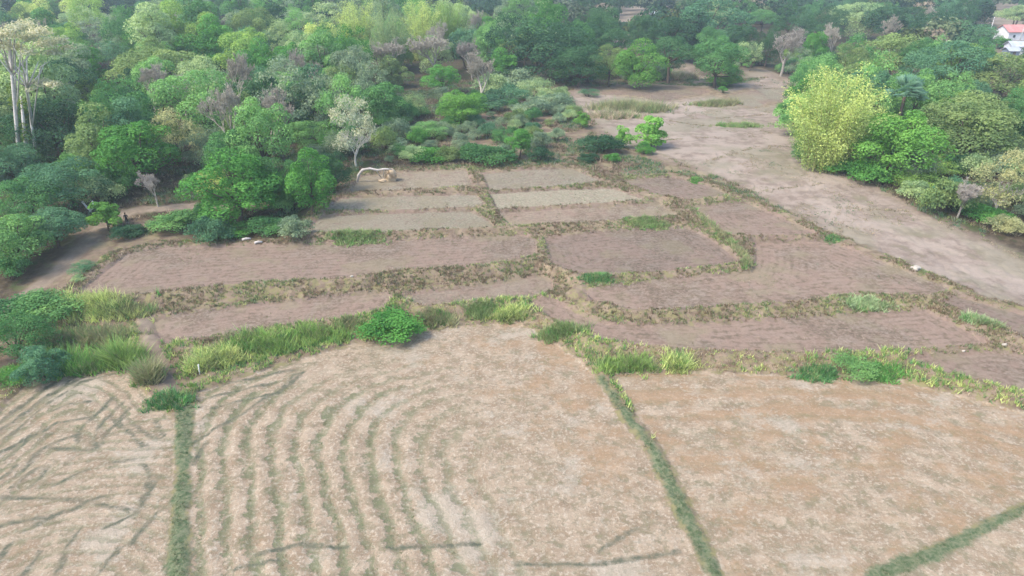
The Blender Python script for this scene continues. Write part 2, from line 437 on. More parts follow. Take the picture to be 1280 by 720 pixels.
FOREST_W = None   # set below
def build_ground():
    fine = .28
    xs = np.arange(-78, 104, fine); ys = np.arange(20, 128, fine)
    g = fine * 1.22 ** np.arange(1, 60)
    gx = np.cumsum(np.minimum(g, 60.0)); gx = np.concatenate([gx[gx < 2400], [2400 + 400, 4000]])
    xs = np.concatenate([xs[0] - gx[::-1], xs, xs[-1] + gx])
    gy = np.cumsum(np.minimum(g, 40.0)); gy = np.concatenate([gy[gy < 2600], [3200, 5000]])
    gy0 = np.array([1., 4, 10, 22, 50, 120, 300])
    ys = np.concatenate([ys[0] - gy0[::-1], ys, ys[-1] + gy])
    X, Y = np.meshgrid(xs, ys)
    nx, ny = len(xs), len(ys)
    x, y = X.ravel(), Y.ravel()
    z, A = terrain(x, y, True)
    row, rowk, org = row_fields(x, y)
    rowz = np.where((A['dst'] < 0), -.05 * rowk * np.sin(row * 2 * PI), 0)
    z = z + rowz + 0 * x
    tone = np.zeros(x.shape); plotv = np.full(x.shape, .5); pr = np.random.RandomState(4)
    ns = len(STUB_W)
    for i in range(len(PADDY)):
        d = A['reg'] == ns + i
        tone[d] = PADDY[i][1]; plotv[d] = .25 + .5 * pr.rand()
    trk = np.minimum(seg_dist(x, y, TRACK_W, False) - 1.1, seg_dist(x, y, CREEK_W, False) - .75)
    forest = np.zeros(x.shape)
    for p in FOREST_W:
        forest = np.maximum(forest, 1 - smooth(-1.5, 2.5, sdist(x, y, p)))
    pale = 1 - smooth(-2.5, 2.5, sdist(x, y, PALE_W))
    far = (y > 165) & (forest < .5)
    pale = np.maximum(pale, np.where(far, .55, 0))
    bankg = .35 + .5 * (y < 72)
    ln = np.full(x.shape, 3.0); q = A['dst'] < .3
    for l in LINES_W: ln[q] = np.minimum(ln[q], seg_dist(x[q] + .5 * (vnoise(x[q] / 1.5, y[q] / 1.5, 81) - .5), y[q], l, False))
    attrs = dict(stub=np.clip(A['dst'], -3, 3), pad=np.clip(A['dpad'], -3, 3), grn=np.clip(A['dg'], -3, 3), trk=np.clip(trk, -3, 3),
                 row=row, rowk=rowk, org=org, tone=tone, forest=forest, pale=pale, bankg=bankg, dmin=np.clip(A['dmin'], -1, 9), ln=ln, pin=np.clip(-A['dpad'], 0, 40), plotv=plotv)
    V = np.stack([x, y, z], 1)
    i, j = np.meshgrid(np.arange(nx - 1), np.arange(ny - 1))
    q = (j * nx + i).ravel()
    faces = np.stack([q, q + 1, q + nx + 1, q + nx], 1)
    fc = V[faces].mean(1)
    freg = np.full(len(faces), -1)
    for k, (lv, p) in enumerate(ALL_W):
        freg[inside(fc[:, 0], fc[:, 1], p)] = k
    tr = (seg_dist(fc[:, 0], fc[:, 1], TRACK_W, False) < 1.1) & (freg < 0)
    freg[tr] = 100
    mat = ground_material()
    stub_l = {'A': 'pale straw field with criss-crossing dark rows at the lower left', 'B': 'large pale straw field with curving green rows in the lower middle',
              'C': 'orange-tinged straw field right of the diagonal green strip', 'D': 'corner of straw field beyond the short green strip at the lower right'}
    names = [('stubble_field', stub_l[k], 'field', 'harvested straw fields') for k in STUB_W] + [('paddy_field', PADDY[i][3], 'field', 'ploughed paddy terraces') for i in range(len(PADDY))]
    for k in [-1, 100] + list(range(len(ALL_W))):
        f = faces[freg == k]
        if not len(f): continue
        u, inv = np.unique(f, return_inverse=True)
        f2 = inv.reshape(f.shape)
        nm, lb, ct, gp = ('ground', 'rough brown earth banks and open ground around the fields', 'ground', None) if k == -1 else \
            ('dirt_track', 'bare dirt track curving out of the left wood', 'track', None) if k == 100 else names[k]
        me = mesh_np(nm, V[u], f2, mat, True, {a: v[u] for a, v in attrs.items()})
        tag(link(nm, me), lb, ct, gp, 'structure')

# ------------------------------------------------------------------ foliage materials
def leaf_material(name='foliage', transl=.33):
    t = NT(name)
    oi = t.n('ShaderNodeObjectInfo')
    tint = t.attr('tint')
    tc = t.n('ShaderNodeTexCoord').outputs['Object']
    nz = t.noise(.55, 3, .6, tc)
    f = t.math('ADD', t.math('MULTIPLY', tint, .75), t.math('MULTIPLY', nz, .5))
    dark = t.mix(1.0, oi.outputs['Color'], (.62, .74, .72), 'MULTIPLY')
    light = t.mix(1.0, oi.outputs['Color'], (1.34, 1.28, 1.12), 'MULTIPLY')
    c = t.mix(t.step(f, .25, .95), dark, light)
    d = t.n('ShaderNodeBsdfDiffuse'); t.set(d.inputs[0], c)
    tr = t.n('ShaderNodeBsdfTranslucent'); t.set(tr.inputs[0], t.mix(1.0, c, (1.1, 1.15, .7), 'MULTIPLY'))
    mx = t.n('ShaderNodeMixShader'); mx.inputs[0].default_value = transl
    t.t.links.new(d.outputs[0], mx.inputs[1]); t.t.links.new(tr.outputs[0], mx.inputs[2])
    t.t.links.new(mx.outputs[0], t.out.inputs[0])
    return t.m

def grass_material():
    t = NT('grass_blades')
    c = t.attr('Col', True)
    nz = t.noise(.8, 3, .6, t.pos())
    c = t.mix(t.step(nz, .3, .7), t.mix(1.0, c, (.8, .82, .8), 'MULTIPLY'), t.mix(1.0, c, (1.2, 1.15, 1.1), 'MULTIPLY'))
    d = t.n('ShaderNodeBsdfDiffuse'); t.set(d.inputs[0], c)
    tr = t.n('ShaderNodeBsdfTranslucent'); t.set(tr.inputs[0], c)
    mx = t.n('ShaderNodeMixShader'); mx.inputs[0].default_value = .25
    t.t.links.new(d.outputs[0], mx.inputs[1]); t.t.links.new(tr.outputs[0], mx.inputs[2])
    t.t.links.new(mx.outputs[0], t.out.inputs[0])
    return t.m

def bark_material(name):
    t = NT(name)
    oi = t.n('ShaderNodeObjectInfo')
    tc = t.n('ShaderNodeTexCoord').outputs['Object']
    nz = t.noise(2.2, 5, .65, tc)
    c = t.mix(t.step(nz, .3, .7), t.mix(1.0, oi.outputs['Color'], (.68, .66, .64), 'MULTIPLY'), oi.outputs['Color'])
    return t.finish(c, .95, nz, .5, .05, .1)

LEAF = leaf_material(); BARK = bark_material('bark'); GRASS = grass_material()

# ------------------------------------------------------------------ plant prototypes (meshes in metres, base at the origin)
def leaf_quads(C, N, size, tint, aspect=.62):
    """rhombic leaf sprays at C facing N"""
    n = len(C)
    R = RS.normal(size=(n, 3))
    T = np.cross(N, R); T /= np.linalg.norm(T, axis=1, keepdims=True) + 1e-9
    B = np.cross(N, T)
    s = size[:, None]
    V = np.stack([C - T * s * .5, C - B * s * .5 * aspect + N * s * .10, C + T * s * .5, C + B * s * .5 * aspect + N * s * .10], 1).reshape(-1, 3)
    Fq = np.arange(4 * n).reshape(-1, 4)
    return V, Fq, np.repeat(tint, 4)

def crown_from_lobes(name, lobes, n, leaf=.4, jit=.8, up=.35, shell=(.80, 1.06), inner=.15):
    L = np.array([(*c, *r) for c, r in lobes])
    area = (L[:, 3] * L[:, 4] + L[:, 4] * L[:, 5] + L[:, 3] * L[:, 5])
    cnt = np.maximum((n * area / area.sum() * RS.uniform(.45, 1.45, len(L))).astype(int), 8)
    leaf = leaf * RS.uniform(.78, 1.25)
    C, N, S, T = [], [], [], []
    lt = RS.rand(len(L))
    for i, l in enumerate(L):
        m = cnt[i]
        d = RS.normal(size=(m, 3)); d /= np.linalg.norm(d, axis=1, keepdims=True)
        d[:, 2] = np.where(d[:, 2] < -.45, -d[:, 2], d[:, 2])
        r = RS.uniform(shell[0], shell[1], m)
        k = RS.rand(m) < inner
        r[k] = RS.uniform(.35, .8, k.sum())
        p = l[:3] + d * l[3:] * r[:, None]
        keep = np.ones(m, bool)
        for j in range(len(L)):
            if j == i: continue
            q = (p - L[j, :3]) / L[j, 3:]
            keep &= (q * q).sum(1) > .45
        p, d = p[keep], d[keep]
        nn = d / l[3:]; nn /= np.linalg.norm(nn, axis=1, keepdims=True)
        nn = nn + RS.normal(size=nn.shape) * jit * .6 + np.array([0, 0, up])
        nn /= np.linalg.norm(nn, axis=1, keepdims=True)
        C.append(p); N.append(nn); S.append(RS.uniform(.6, 1.35, len(p)) * leaf)
        T.append(np.clip(.55 * lt[i] + .45 * RS.rand(len(p)), 0, 1))
    V, Fq, t = leaf_quads(np.concatenate(C), np.concatenate(N), np.concatenate(S), np.concatenate(T))
    return mesh_np(name, V, Fq, LEAF, False, {'tint': t})

def branch_mesh(name, lobes, h0, r0, n=7, lean=.4, extra=0):
    """trunk with limbs that reach into the lobes"""
    mb = MB()
    cz = np.mean([c[2] for c, r in lobes])
    lx, ly = RS.normal(size=2) * lean
    mid = np.array([lx * .5, ly * .5, h0 * .5]); top = np.array([lx, ly, h0])
    mb.tube([(0, 0, -.4), (0, 0, .15), mid, top], [r0 * 1.35, r0 * 1.1, r0 * .85, r0 * .7], n)
    idx = list(range(len(lobes))); random.shuffle(idx)
    for i in idx[:12]:
        c, r = np.array(lobes[i][0]), lobes[i][1]
        a = top * .9
        m = a * .45 + c * .55 + RS.normal(size=3) * .25 + np.array([0, 0, -.3])
        mb.tube([a, m, c], [r0 * .5, r0 * .32, r0 * .12], 5)
    return mb.mesh(name, BARK, True)

def dome_lobes(w, h, zc, n=26, lr=.2, flat=1.0, seed_in=.6, low=-.55):
    """lobes over an ellipsoid of width w, height h centred at height zc"""
    out = [((0, 0, zc), (w * .5 * seed_in, w * .5 * seed_in, h * .5 * seed_in))]
    k = 0
    while len(out) < n + 1 and k < 500:
        k += 1
        d = RS.normal(size=3); d /= np.linalg.norm(d)
        if d[2] < low: continue
        q = RS.uniform(.55, .95)
        c = d * np.array([w * .5, w * .5, h * .5]) * q + np.array([0, 0, zc])
        r = w * lr * RS.choice([.55, .8, 1.0, 1.4]) * RS.uniform(.9, 1.1)
        if any(np.linalg.norm(np.array(o[0]) - c) < r * .62 for o in out[1:]): continue
        out.append((tuple(c), (r, r * RS.uniform(.85, 1.1), r * flat * RS.uniform(.7, .95))))
    return out

def umbrella_lobes(w, h, top, n=24):
    out = []
    k = 0
    while len(out) < n and k < 800:
        k += 1
        a, q = RS.rand() * 2 * PI, math.sqrt(RS.rand())
        x, y = q * w * .44 * math.cos(a), q * w * .44 * math.sin(a)
        z = top - h * (.22 + .55 * q * q) - RS.rand() * h * .16
        r = w * RS.uniform(.10, .17)
        if any(math.hypot(o[0][0] - x, o[0][1] - y) < r * .7 for o in out): continue
        out.append(((x, y, z), (r, r, r * RS.uniform(.36, .52))))
    return out

PROTO = {}     # kind -> list of (width, height, [(part name, mesh)], crown centre height)
def proto(kind, w, h, parts, zc):
    PROTO.setdefault(kind, []).append((w, h, parts, zc))

def make_protos():
    for v in range(4):       # dense dome (mango-like)
        lb = dome_lobes(12, 12.2, 7.2, 40, .165, 1.12, low=-.85)
        proto('dome', 12.6, 14, [('trunk', branch_mesh('trunk', lb, 3.6, .38)), ('crown', crown_from_lobes('crown', lb, 15500, .40, up=.2))], 7.2)
    for v in range(4):       # cauliflower crown with gaps
        lb = dome_lobes(12, 12.8, 7.4, 34, .165, 1.15, .34, -.9)
        proto('lumpy', 12.6, 14.6, [('trunk', branch_mesh('trunk', lb, 4.0, .34)), ('crown', crown_from_lobes('crown', lb, 15000, .38, up=.2, inner=.1))], 7.4)
    for v in range(3):       # flat layered crown
        lb = umbrella_lobes(16, 6.5, 11.5, 34)
        proto('umbrella', 16, 11.8, [('trunk', branch_mesh('trunk', lb, 5.4, .42, lean=.8)), ('crown', crown_from_lobes('crown', lb, 10500, .42, up=.6))], 8.9)
    for v in range(3):       # tall upright
        lb = dome_lobes(8, 14, 8.4, 30, .2, 1.1, .5, -.85)
        proto('tall', 8, 16, [('trunk', branch_mesh('trunk', lb, 6.0, .3)), ('crown', crown_from_lobes('crown', lb, 10000, .42))], 8.4)
    for v in range(3):       # thin, airy crown, branches show
        lb = dome_lobes(11, 12, 7.8, 36, .13, 1.05, .25, -.8)
        proto('airy', 11.4, 14.2, [('trunk', bare_mesh('trunk', 9.5, 4, .26, .9, seg=5)), ('crown', crown_from_lobes('crown', lb, 5600, .34, shell=(.45, 1.12), inner=.3, up=.2))], 7.8)
    for v in range(4):       # leafless, fine twigs
        tr, tw = bare_mesh('trunk', 11.5, 7, .24, .72, split=True)
        proto('bare', 6.6, 12.5, [('trunk', tr), ('crown', tw)], 7.2)
    for v in range(3):       # bamboo
        cu, lf = bamboo_mesh()
        proto('bamboo', 13, 14, [('culms', cu), ('crown', lf)], 7.5)
    for v in range(2):
        tr, fr = palm_mesh()
        proto('palm', 6.4, 9.5, [('trunk', tr), ('crown', fr)], 7.4)
    for v in range(4):       # shrub
        lb = dome_lobes(4, 3.0, 1.3, 18, .19, .9, .45, -.5)
        st = MB()
        for k in range(6):
            a = RS.rand() * 2 * PI; q = RS.uniform(.4, 1.1)
            st.tube([(.15 * math.cos(a), .15 * math.sin(a), -.2), (q * .6 * math.cos(a), q * .6 * math.sin(a), .8), (q * math.cos(a), q * math.sin(a), 1.7)], [.07, .05, .02], 5)
        proto('shrub', 4, 2.9, [('stems', st.mesh('stems', BARK, True)), ('crown', crown_from_lobes('crown', lb, 5200, .19, inner=.25, jit=1.2, shell=(.55, 1.22)))], 1.4)
    for v in range(3):       # upright leafy sapling
        lb = dome_lobes(2.6, 3.6, 1.8, 20, .20, 1.0, .5, -.9)
        proto('sapling', 2.6, 4.0, [('trunk', branch_mesh('trunk', lb, 1.1, .08, lean=.1)), ('crown', crown_from_lobes('crown', lb, 3400, .21))], 1.8)
    for v in range(3):       # broad-leaved banana-like clump
        st, lf = banana_mesh()
        proto('banana', 4.4, 4.4, [('stems', st), ('crown', lf)], 2.8)

def prism(a, b, ra, rb, n=3):
    d = b - a; L = np.linalg.norm(d) + 1e-9; d = d / L
    u = np.cross(d, [.3, .2, .93]); u /= np.linalg.norm(u) + 1e-9; w = np.cross(d, u)
    t = np.arange(n) * 2 * PI / n
    o = np.cos(t)[:, None] * u + np.sin(t)[:, None] * w
    return np.concatenate([a + o * ra, b + o * rb])

def bare_mesh(name, h, depth, r0, spread, seg=6, split=False):
    big, fine = [], []
    def grow(p, d, L, r, lv):
        a = p
        k = 2 if lv < 2 else 1
        for s in range(k):
            d = d + RS.normal(size=3) * .13; d[2] += .05; d /= np.linalg.norm(d)
            b = a + d * L / k
            (big if lv < 3 else fine).append(prism(a, b, r * (1 - .3 * s / k), r * (1 - .3 * (s + 1) / k), 6 if lv < 2 else 3))
            a = b
        if lv >= depth: return
        m = RS.randint(3, 5) if lv < 3 else RS.randint(2, 5)
        for q in range(m):
            ang = RS.rand() * 2 * PI
            side = np.array([math.cos(ang), math.sin(ang), RS.uniform(.0, .6)])
            nd = d * RS.uniform(.5, 1.0) + side * spread * RS.uniform(.45, .95)
            nd /= np.linalg.norm(nd)
            grow(a - d * L * RS.uniform(0, .35), nd, L * RS.uniform(.58, .8), max(r * .58, .022), lv + 1)
    grow(np.array([0, 0, -.3]), np.array([0, 0, 1.0]), h * (.26 if split else .33), r0, 0)
    if split:
        A = np.concatenate(big + fine)
        kz = 12.3 / A[:, 2].max(); kx = 3.3 / np.percentile(np.hypot(A[:, 0], A[:, 1]), 97)
        for P in big + fine: P *= np.array([kx, kx, kz])
    def build(nm, lst):
        V, F3, o = [], {6: [], 3: []}, 0
        for P in lst:
            n = len(P) // 2
            for k in range(n):
                F3[n].append((o + k, o + (k + 1) % n, o + n + (k + 1) % n, o + n + k))
            V.append(P); o += len(P)
        V = np.concatenate(V)
        return mesh_np(nm, V, np.array(F3[6] + F3[3]), BARK, True)
    if split:
        return build('trunk', big), build('crown', fine)
    return build(name, big + fine)

def bamboo_mesh():
    mb = MB(); C, N, S, T = [], [], [], []
    for k in range(95):
        a, q = RS.rand() * 2 * PI, RS.uniform(.1, 1.6)
        q *= 1.7; b = np.array([q * math.cos(a), q * math.sin(a), -.2])
        L = RS.uniform(5.5, 14.5); out = RS.uniform(.4, 4.6) * (1.1 - .35 * (L > 13))
        pts = []
        for s in np.linspace(0, 1, 8):
            pts.append(b + np.array([math.cos(a) * out * s ** 2.0, math.sin(a) * out * s ** 2.0, L * (s - .22 * out / 5 * s ** 3)]))
        mb.tube(pts, [.06 * (1 - .75 * s) for s in np.linspace(0, 1, 8)], 5, False)
        P = np.array(pts); ct = RS.rand()
        m = 370
        s = RS.uniform(.03, 1.0, m) ** .8
        i = np.minimum((s * 7).astype(int), 6); f = s * 7 - i
        c = P[i] * (1 - f[:, None]) + P[i + 1] * f[:, None]
        rad = .25 + 1.15 * np.sin(np.clip(s, 0, 1) * PI * .85)
        dd = RS.normal(size=(m, 3)); dd[:, 2] = dd[:, 2] * .6 - .2
        c = c + dd * rad[:, None] * .5
        nn = RS.normal(size=(m, 3)); nn[:, 2] = np.abs(nn[:, 2]) + .4; nn /= np.linalg.norm(nn, axis=1, keepdims=True)
        C.append(c); N.append(nn); S.append(RS.uniform(.18, .36, m)); T.append(np.clip(.65 * ct + .2 * RS.rand(m), 0, 1))
    V, Fq, t = leaf_quads(np.concatenate(C), np.concatenate(N), np.concatenate(S), np.concatenate(T), .42)
    return mb.mesh('culms', BARK, True), mesh_np('crown', V, Fq, LEAF, False, {'tint': t})

def palm_mesh():
    mb = MB()
    mb.tube([(0, 0, -.3), (.05, 0, 2), (.15, .05, 4.5), (.1, .1, 7)], [.3, .24, .22, .2], 8)
    V, Fl, T = [], [], []
    o = 0
    for k in range(34):
        a = RS.rand() * 2 * PI; el = RS.uniform(-.25, 1.4)
        d = np.array([math.cos(a) * math.cos(el), math.sin(a) * math.cos(el), math.sin(el)])
        p0 = np.array([.1, .1, 7.0]); L = RS.uniform(1.3, 1.8)
        hub = p0 + d * L + np.array([0, 0, -.15])
        side = np.cross(d, [0, 0, 1]); side /= np.linalg.norm(side) + 1e-9
        upv = np.cross(side, d)
        V += [p0, p0 + side * .05, hub]; Fl.append((o, o + 1, o + 2)); T += [.3] * 3; o += 3
        tt = RS.rand()
        for q in np.linspace(-1.9, 1.9, 17):          # folded fan of pointed segments
            dr = d * math.cos(q) + side * math.sin(q)
            pr = -d * math.sin(q) + side * math.cos(q)
            ln = RS.uniform(1.15, 1.5)
            tip = hub + dr * ln + np.array([0, 0, -.28 * ln * ln * .5])
            m1 = hub + dr * ln * .55 + pr * .075 + upv * .05; m2 = hub + dr * ln * .55 - pr * .075 - upv * .05
            V += [hub, m1, tip, m2]; Fl.append((o, o + 1, o + 2)); Fl.append((o, o + 2, o + 3)); T += [tt] * 4; o += 4
    return mb.mesh('trunk', BARK, True), mesh_np('crown', np.array(V), np.array(Fl), LEAF, False, {'tint': np.array(T)})

def banana_mesh():
    mb = MB(); V, Fl, T = [], [], []; o = 0
    for s in range(4):
        a = RS.rand() * 2 * PI; q = RS.uniform(.1, .9)
        b = np.array([q * math.cos(a), q * math.sin(a), -.2]); H = RS.uniform(1.6, 2.9)
        mb.tube([b, b + [0, 0, H * .5], b + [.05, .05, H]], [.14, .12, .08], 7)
        for k in range(9):
            an = k * 2.4 + RS.rand(); el = RS.uniform(.35, 1.25); L = RS.uniform(1.3, 2.1); tt = RS.rand()
            hd = np.array([math.cos(an), math.sin(an), 0]); sd = np.array([-math.sin(an), math.cos(an), 0])
            p = b + np.array([.05, .05, H]); row = []
            for i, u in enumerate(np.linspace(0, 1, 6)):
                c = p + hd * L * u * math.cos(el * (1 - .4 * u)) + np.array([0, 0, L * (u * math.sin(el) - .62 * u * u)])
                w = .30 * math.sin(PI * (.08 + .9 * u)) ** .7
                row.append((c + sd * w + [0, 0, .07], c, c - sd * w + [0, 0, .07]))
            for r in row: V += list(r); T += [tt] * 3
            for i in range(5):
                q0 = o + 3 * i
                for e in (0, 1): Fl.append((q0 + e, q0 + e + 1, q0 + e + 4, q0 + e + 3))
            o += 18
    return mb.mesh('stems', BARK, True), mesh_np('crown', np.array(V), np.array(Fl), LEAF, False, {'tint': np.array(T)})

make_protos()

# ------------------------------------------------------------------ colours (base colours, linear)
LC = {
 'dark': (.028, .062, .030), 'deep': (.024, .054, .030), 'mid': (.043, .098, .038), 'green': (.046, .118, .030), 'bright': (.068, .142, .034),
 'lime': (.105, .158, .046), 'yellow': (.195, .225, .085), 'gold': (.165, .165, .092), 'pale': (.135, .175, .095), 'olive': (.088, .120, .050),
 'greyg': (.098, .128, .088), 'teal': (.044, .092, .054), 'blue': (.095, .155, .125), 'tan': (.27, .225, .165), 'light': (.080, .150, .056),
}
LEAFK = 2.45
TC = {'brown': (.13, .10, .08), 'grey': (.42, .385, .34), 'white': (.60, .57, .50), 'pink': (.43, .395, .325), 'cane': (.30, .30, .12)}
KIND = {'dome': ('broadleaf_tree', 'tree'), 'lumpy': ('broadleaf_tree', 'tree'), 'umbrella': ('rain_tree', 'tree'), 'tall': ('broadleaf_tree', 'tree'), 'airy': ('thin_crowned_tree', 'tree'),
        'bare': ('bare_tree', 'tree'), 'bamboo': ('bamboo_clump', 'bamboo'), 'palm': ('fan_palm', 'palm'), 'shrub': ('shrub', 'shrub'), 'sapling': ('sapling', 'sapling'), 'banana': ('leafy_clump', 'plant')}
SEEN = []
PLANTS = []      # (x, y, radius) of everything planted

def plant(kind, x, y, w, h, color, label, group=None, bark=None, v=None, name=None, sink=0.0):
    P = PROTO[kind]
    pw, ph, parts, zc = P[RS.randint(len(P)) if v is None else v % len(P)]
    nm, cat = KIND[kind]
    r = empty(name or nm, (x, y, gz(x, y) - .05 - sink), RS.rand() * 2 * PI)
    s = w / pw
    r.scale = (s * RS.uniform(.95, 1.05), s * RS.uniform(.95, 1.05), h / ph)
    tag(r, label, cat, group)
    c = np.array(LC[color] if isinstance(color, str) else color) * RS.uniform(.88, 1.12) * LEAFK
    for pn, me in parts:
        o = link(pn, me, r)
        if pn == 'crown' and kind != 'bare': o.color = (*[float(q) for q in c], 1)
        else:
            bc = np.array(TC[bark or ('pink' if kind == 'bare' else 'cane' if kind == 'bamboo' else 'brown')]) * RS.uniform(.85, 1.15)
            o.color = (*[float(q) for q in bc], 1)
    PLANTS.append((x, y, w * .5))
    return r

def feature(cx, cy, wpx, hpx, kind, color, label, group=None, bark=None, g=None, hfix=None, v=None):
    """crown centred on photo pixel (cx, cy), about wpx by hpx pixels across"""
    pw, ph, parts, zc = PROTO[kind][0]
    zg, hh = 3.4 if g is None else g, 8.0
    for k in range(4):
        p = at(cx, cy, zg + hh * zc / ph)
        dp = depth_of(p)
        w = wpx * dp / F * (1.1 if kind in ('dome', 'lumpy', 'airy', 'umbrella') else 1)
        crown = hpx * dp / F / math.cos(math.radians(12)) - (0 if kind in ('umbrella',) else .12 * w)
        if kind == 'shrub': crown = max(hpx * dp / F - w * .8 * (CAM_H - zg) / math.hypot(CAM_H, p[1]), .28 * w)
        frac = {'dome': .88, 'lumpy': .88, 'umbrella': .5, 'tall': .8, 'airy': .72, 'bare': .75, 'bamboo': 1.0, 'palm': .52, 'shrub': 1, 'sapling': .9, 'banana': .9}[kind]
        hh = hfix if hfix else max(crown / frac, (.38 if kind == 'shrub' else .45) * w)
        if kind in ('dome', 'lumpy', 'umbrella', 'airy') and not hfix: hh = max(min(hh * 1.12, 1.5 * w), .72 * w)
        if g is None: zg = gz(p[0], p[1])
    SEEN.append((cx, cy, wpx, hpx, p[1]))
    return plant(kind, p[0], p[1], w, hh, color, label, group, bark, v)

# woods (outlines of the ground they stand on, photo pixels on the plain)
FOREST_PX = [
 [(-700, 330), (-60, 372), (0, 346), (60, 300), (95, 262), (150, 244), (200, 268), (250, 290), (370, 290), (400, 262), (432, 222), (520, 190), (600, 140), (660, 100), (720, 55), (745, 20), (745, -14), (-2200, -14)],
 [(990, 165), (1012, 192), (1062, 212), (1150, 250), (1210, 274), (1290, 300), (1500, 345), (1900, 330), (1700, 120), (1290, 82), (1200, 84), (1100, 92), (1020, 110), (992, 135)],
 [(690, 103), (832, 102), (850, 84), (830, 66), (765, 58), (700, 62)],
 [(862, 62), (872, 92), (922, 95), (940, 86), (990, 96), (1090, 88), (1160, 72), (1236, 71), (1250, 52), (1300, 40), (1200, 22), (870, 22)],
]
FOREST_W = [[at(x, y, 3.4) for x, y in p] for p in FOREST_PX]
# ------------------------------------------------------------------ the plants one can tell apart
ANCH = []     # (x, y, short name) landmarks used to describe the trees around them
def ft(cx, cy, w, h, kind, color, label, short=None, **kw):
    r = feature(cx, cy, w, h, kind, color, label, **kw)
    if short: ANCH.append((r.location.x, r.location.y, short))
    return r

def plant_features():
    # left wood
    ft(66, 32, 66, 26, 'umbrella', 'mid', 'mid green flat-topped tree right of the tall pale trunk, highest of two layers')
    ft(85, 58, 66, 26, 'umbrella', 'light', 'light green flat-topped tree just below a darker flat crown at the upper left', 'the two stacked flat crowns')
    ft(115, 42, 50, 32, 'airy', 'greyg', 'grey-green thin tree left of the largest layered flat crown')
    ft(184, 32, 104, 34, 'umbrella', 'olive', 'largest layered flat-crowned olive tree in the left wood', 'the largest layered flat crown')
    ft(147, 20, 32, 22, 'dome', 'pale', 'small pale yellow-green round tree left of the layered flat crown')
    ft(74, 82, 66, 36, 'umbrella', 'deep', 'very dark spreading tree right of the tall pale trunk')
    ft(140, 72, 46, 36, 'airy', 'teal', 'teal grey sparse tree above the bright yellow-green crown')
    ft(113, 122, 58, 40, 'lumpy', 'lime', 'bright yellow-green crown left of the leafless pinkish tree', 'the yellow-green crown')
    ft(186, 108, 62, 66, 'bare', 'tan', 'pinkish white leafless tree with a few peach leaves in the left wood', 'the pinkish leafless tree', bark='pink')
    ft(160, 92, 26, 20, 'airy', 'gold', 'small peach-yellow leafed treetop beside the leafless pinkish tree')
    ft(243, 74, 66, 38, 'lumpy', 'green', 'vivid dark green tree behind the big light green dome')
    ft(310, 95, 46, 44, 'lumpy', 'green', 'vivid green round tree at the upper right of the big light green dome')
    ft(250, 122, 92, 88, 'lumpy', 'light', 'big light green dome-crowned tree in the middle of the left wood', 'the big light green dome')
    ft(168, 188, 92, 76, 'lumpy', 'green', 'saturated green tree beside the dark gap above the dirt track', 'the green tree over the track')
    ft(216, 168, 60, 56, 'airy', 'gold', 'pale olive-yellow tree in front of the big light green dome')
    ft(66, 160, 92, 76, 'dome', 'deep', 'dull dark green tree with greyish leaves right of the pale trunks')
    ft(14, 205, 66, 46, 'dome', 'teal', 'dark teal tree at the left edge under the pale trunks')
    ft(82, 232, 84, 54, 'dome', 'teal', 'teal green tree with thin pale stems left of the track mouth', 'the teal tree by the track')
    ft(288, 190, 62, 60, 'lumpy', 'mid', 'mid green tree with an olive top above the palm-like clump')
    ft(292, 236, 108, 84, 'lumpy', 'green', 'broad leafy green tree at the front edge of the left wood', 'the broad leafy front tree')
    ft(340, 222, 62, 66, 'lumpy', 'mid', 'mottled green tree at the front edge, right of the broad leafy one')
    ft(386, 226, 58, 70, 'lumpy', 'green', 'green tree with yellowish sprays at the right front corner of the left wood', 'the front corner tree')
    ft(415, 214, 42, 46, 'dome', 'deep', 'dark shadowy tree left of the straw heap')
    ft(360, 122, 78, 72, 'airy', 'greyg', 'silvery grey-green domed tree left of the pale whitish tree', 'the silvery grey dome')
    ft(440, 158, 58, 66, 'airy', (.17, .175, .14), 'pale whitish grey thin-leaved tree standing above the straw heap', 'the pale whitish tree', bark='white')
    ft(386, 166, 48, 40, 'lumpy', 'light', 'light green tree left of the pale whitish tree')
    ft(482, 128, 56, 48, 'dome', 'mid', 'dense mid green tree right of the pale whitish tree')
    ft(490, 90, 44, 34, 'lumpy', 'olive', 'yellow-olive treetop behind the dense mid green tree')
    ft(552, 98, 44, 34, 'dome', 'green', 'small green dome between grey leafless trees at the wood edge')
    ft(430, 100, 40, 40, 'airy', 'olive', 'thin olive tree behind the pale whitish tree')
    ft(575, 134, 56, 42, 'lumpy', 'bright', 'bright green broad-leaved tree at the right edge of the left wood', 'the bright broad-leaved tree')
    ft(630, 82, 34, 40, 'tall', 'green', 'narrow upright green tree behind the grey scrub')
    ft(355, 52, 46, 48, 'airy', 'pale', 'pale sparse tree with a visible white trunk', 'the pale sparse tree', bark='white')
    ft(406, 26, 62, 44, 'airy', 'pale', 'sparse yellowish tree on a thin dark trunk, left of the yellow bamboo')
    for i, (x, y, w, h, c, l) in enumerate([(446, 26, 64, 84, 'yellow', 'yellow-green bamboo clump at the left end of the tall bamboo row'), (486, 38, 64, 90, 'pale', 'pale bamboo clump second from the left in the tall bamboo row'),
                                            (524, 26, 62, 84, 'yellow', 'yellow bamboo clump third in the tall bamboo row'), (560, 24, 58, 78, 'lime', 'greenish bamboo clump at the right end of the tall bamboo row')]):
        ft(x, y, w, h, 'bamboo', c, l, 'the tall bamboo row' if i == 1 else None, group='bamboo row at the top of the left wood')
    ft(492, 68, 52, 46, 'bare', 'tan', 'grey-pink leafless tree left of two others below the bamboo row', bark='pink')
    ft(545, 62, 64, 52, 'bare', 'tan', 'largest grey-pink leafless tree below the bamboo row', 'the grey-pink leafless trees', bark='pink')
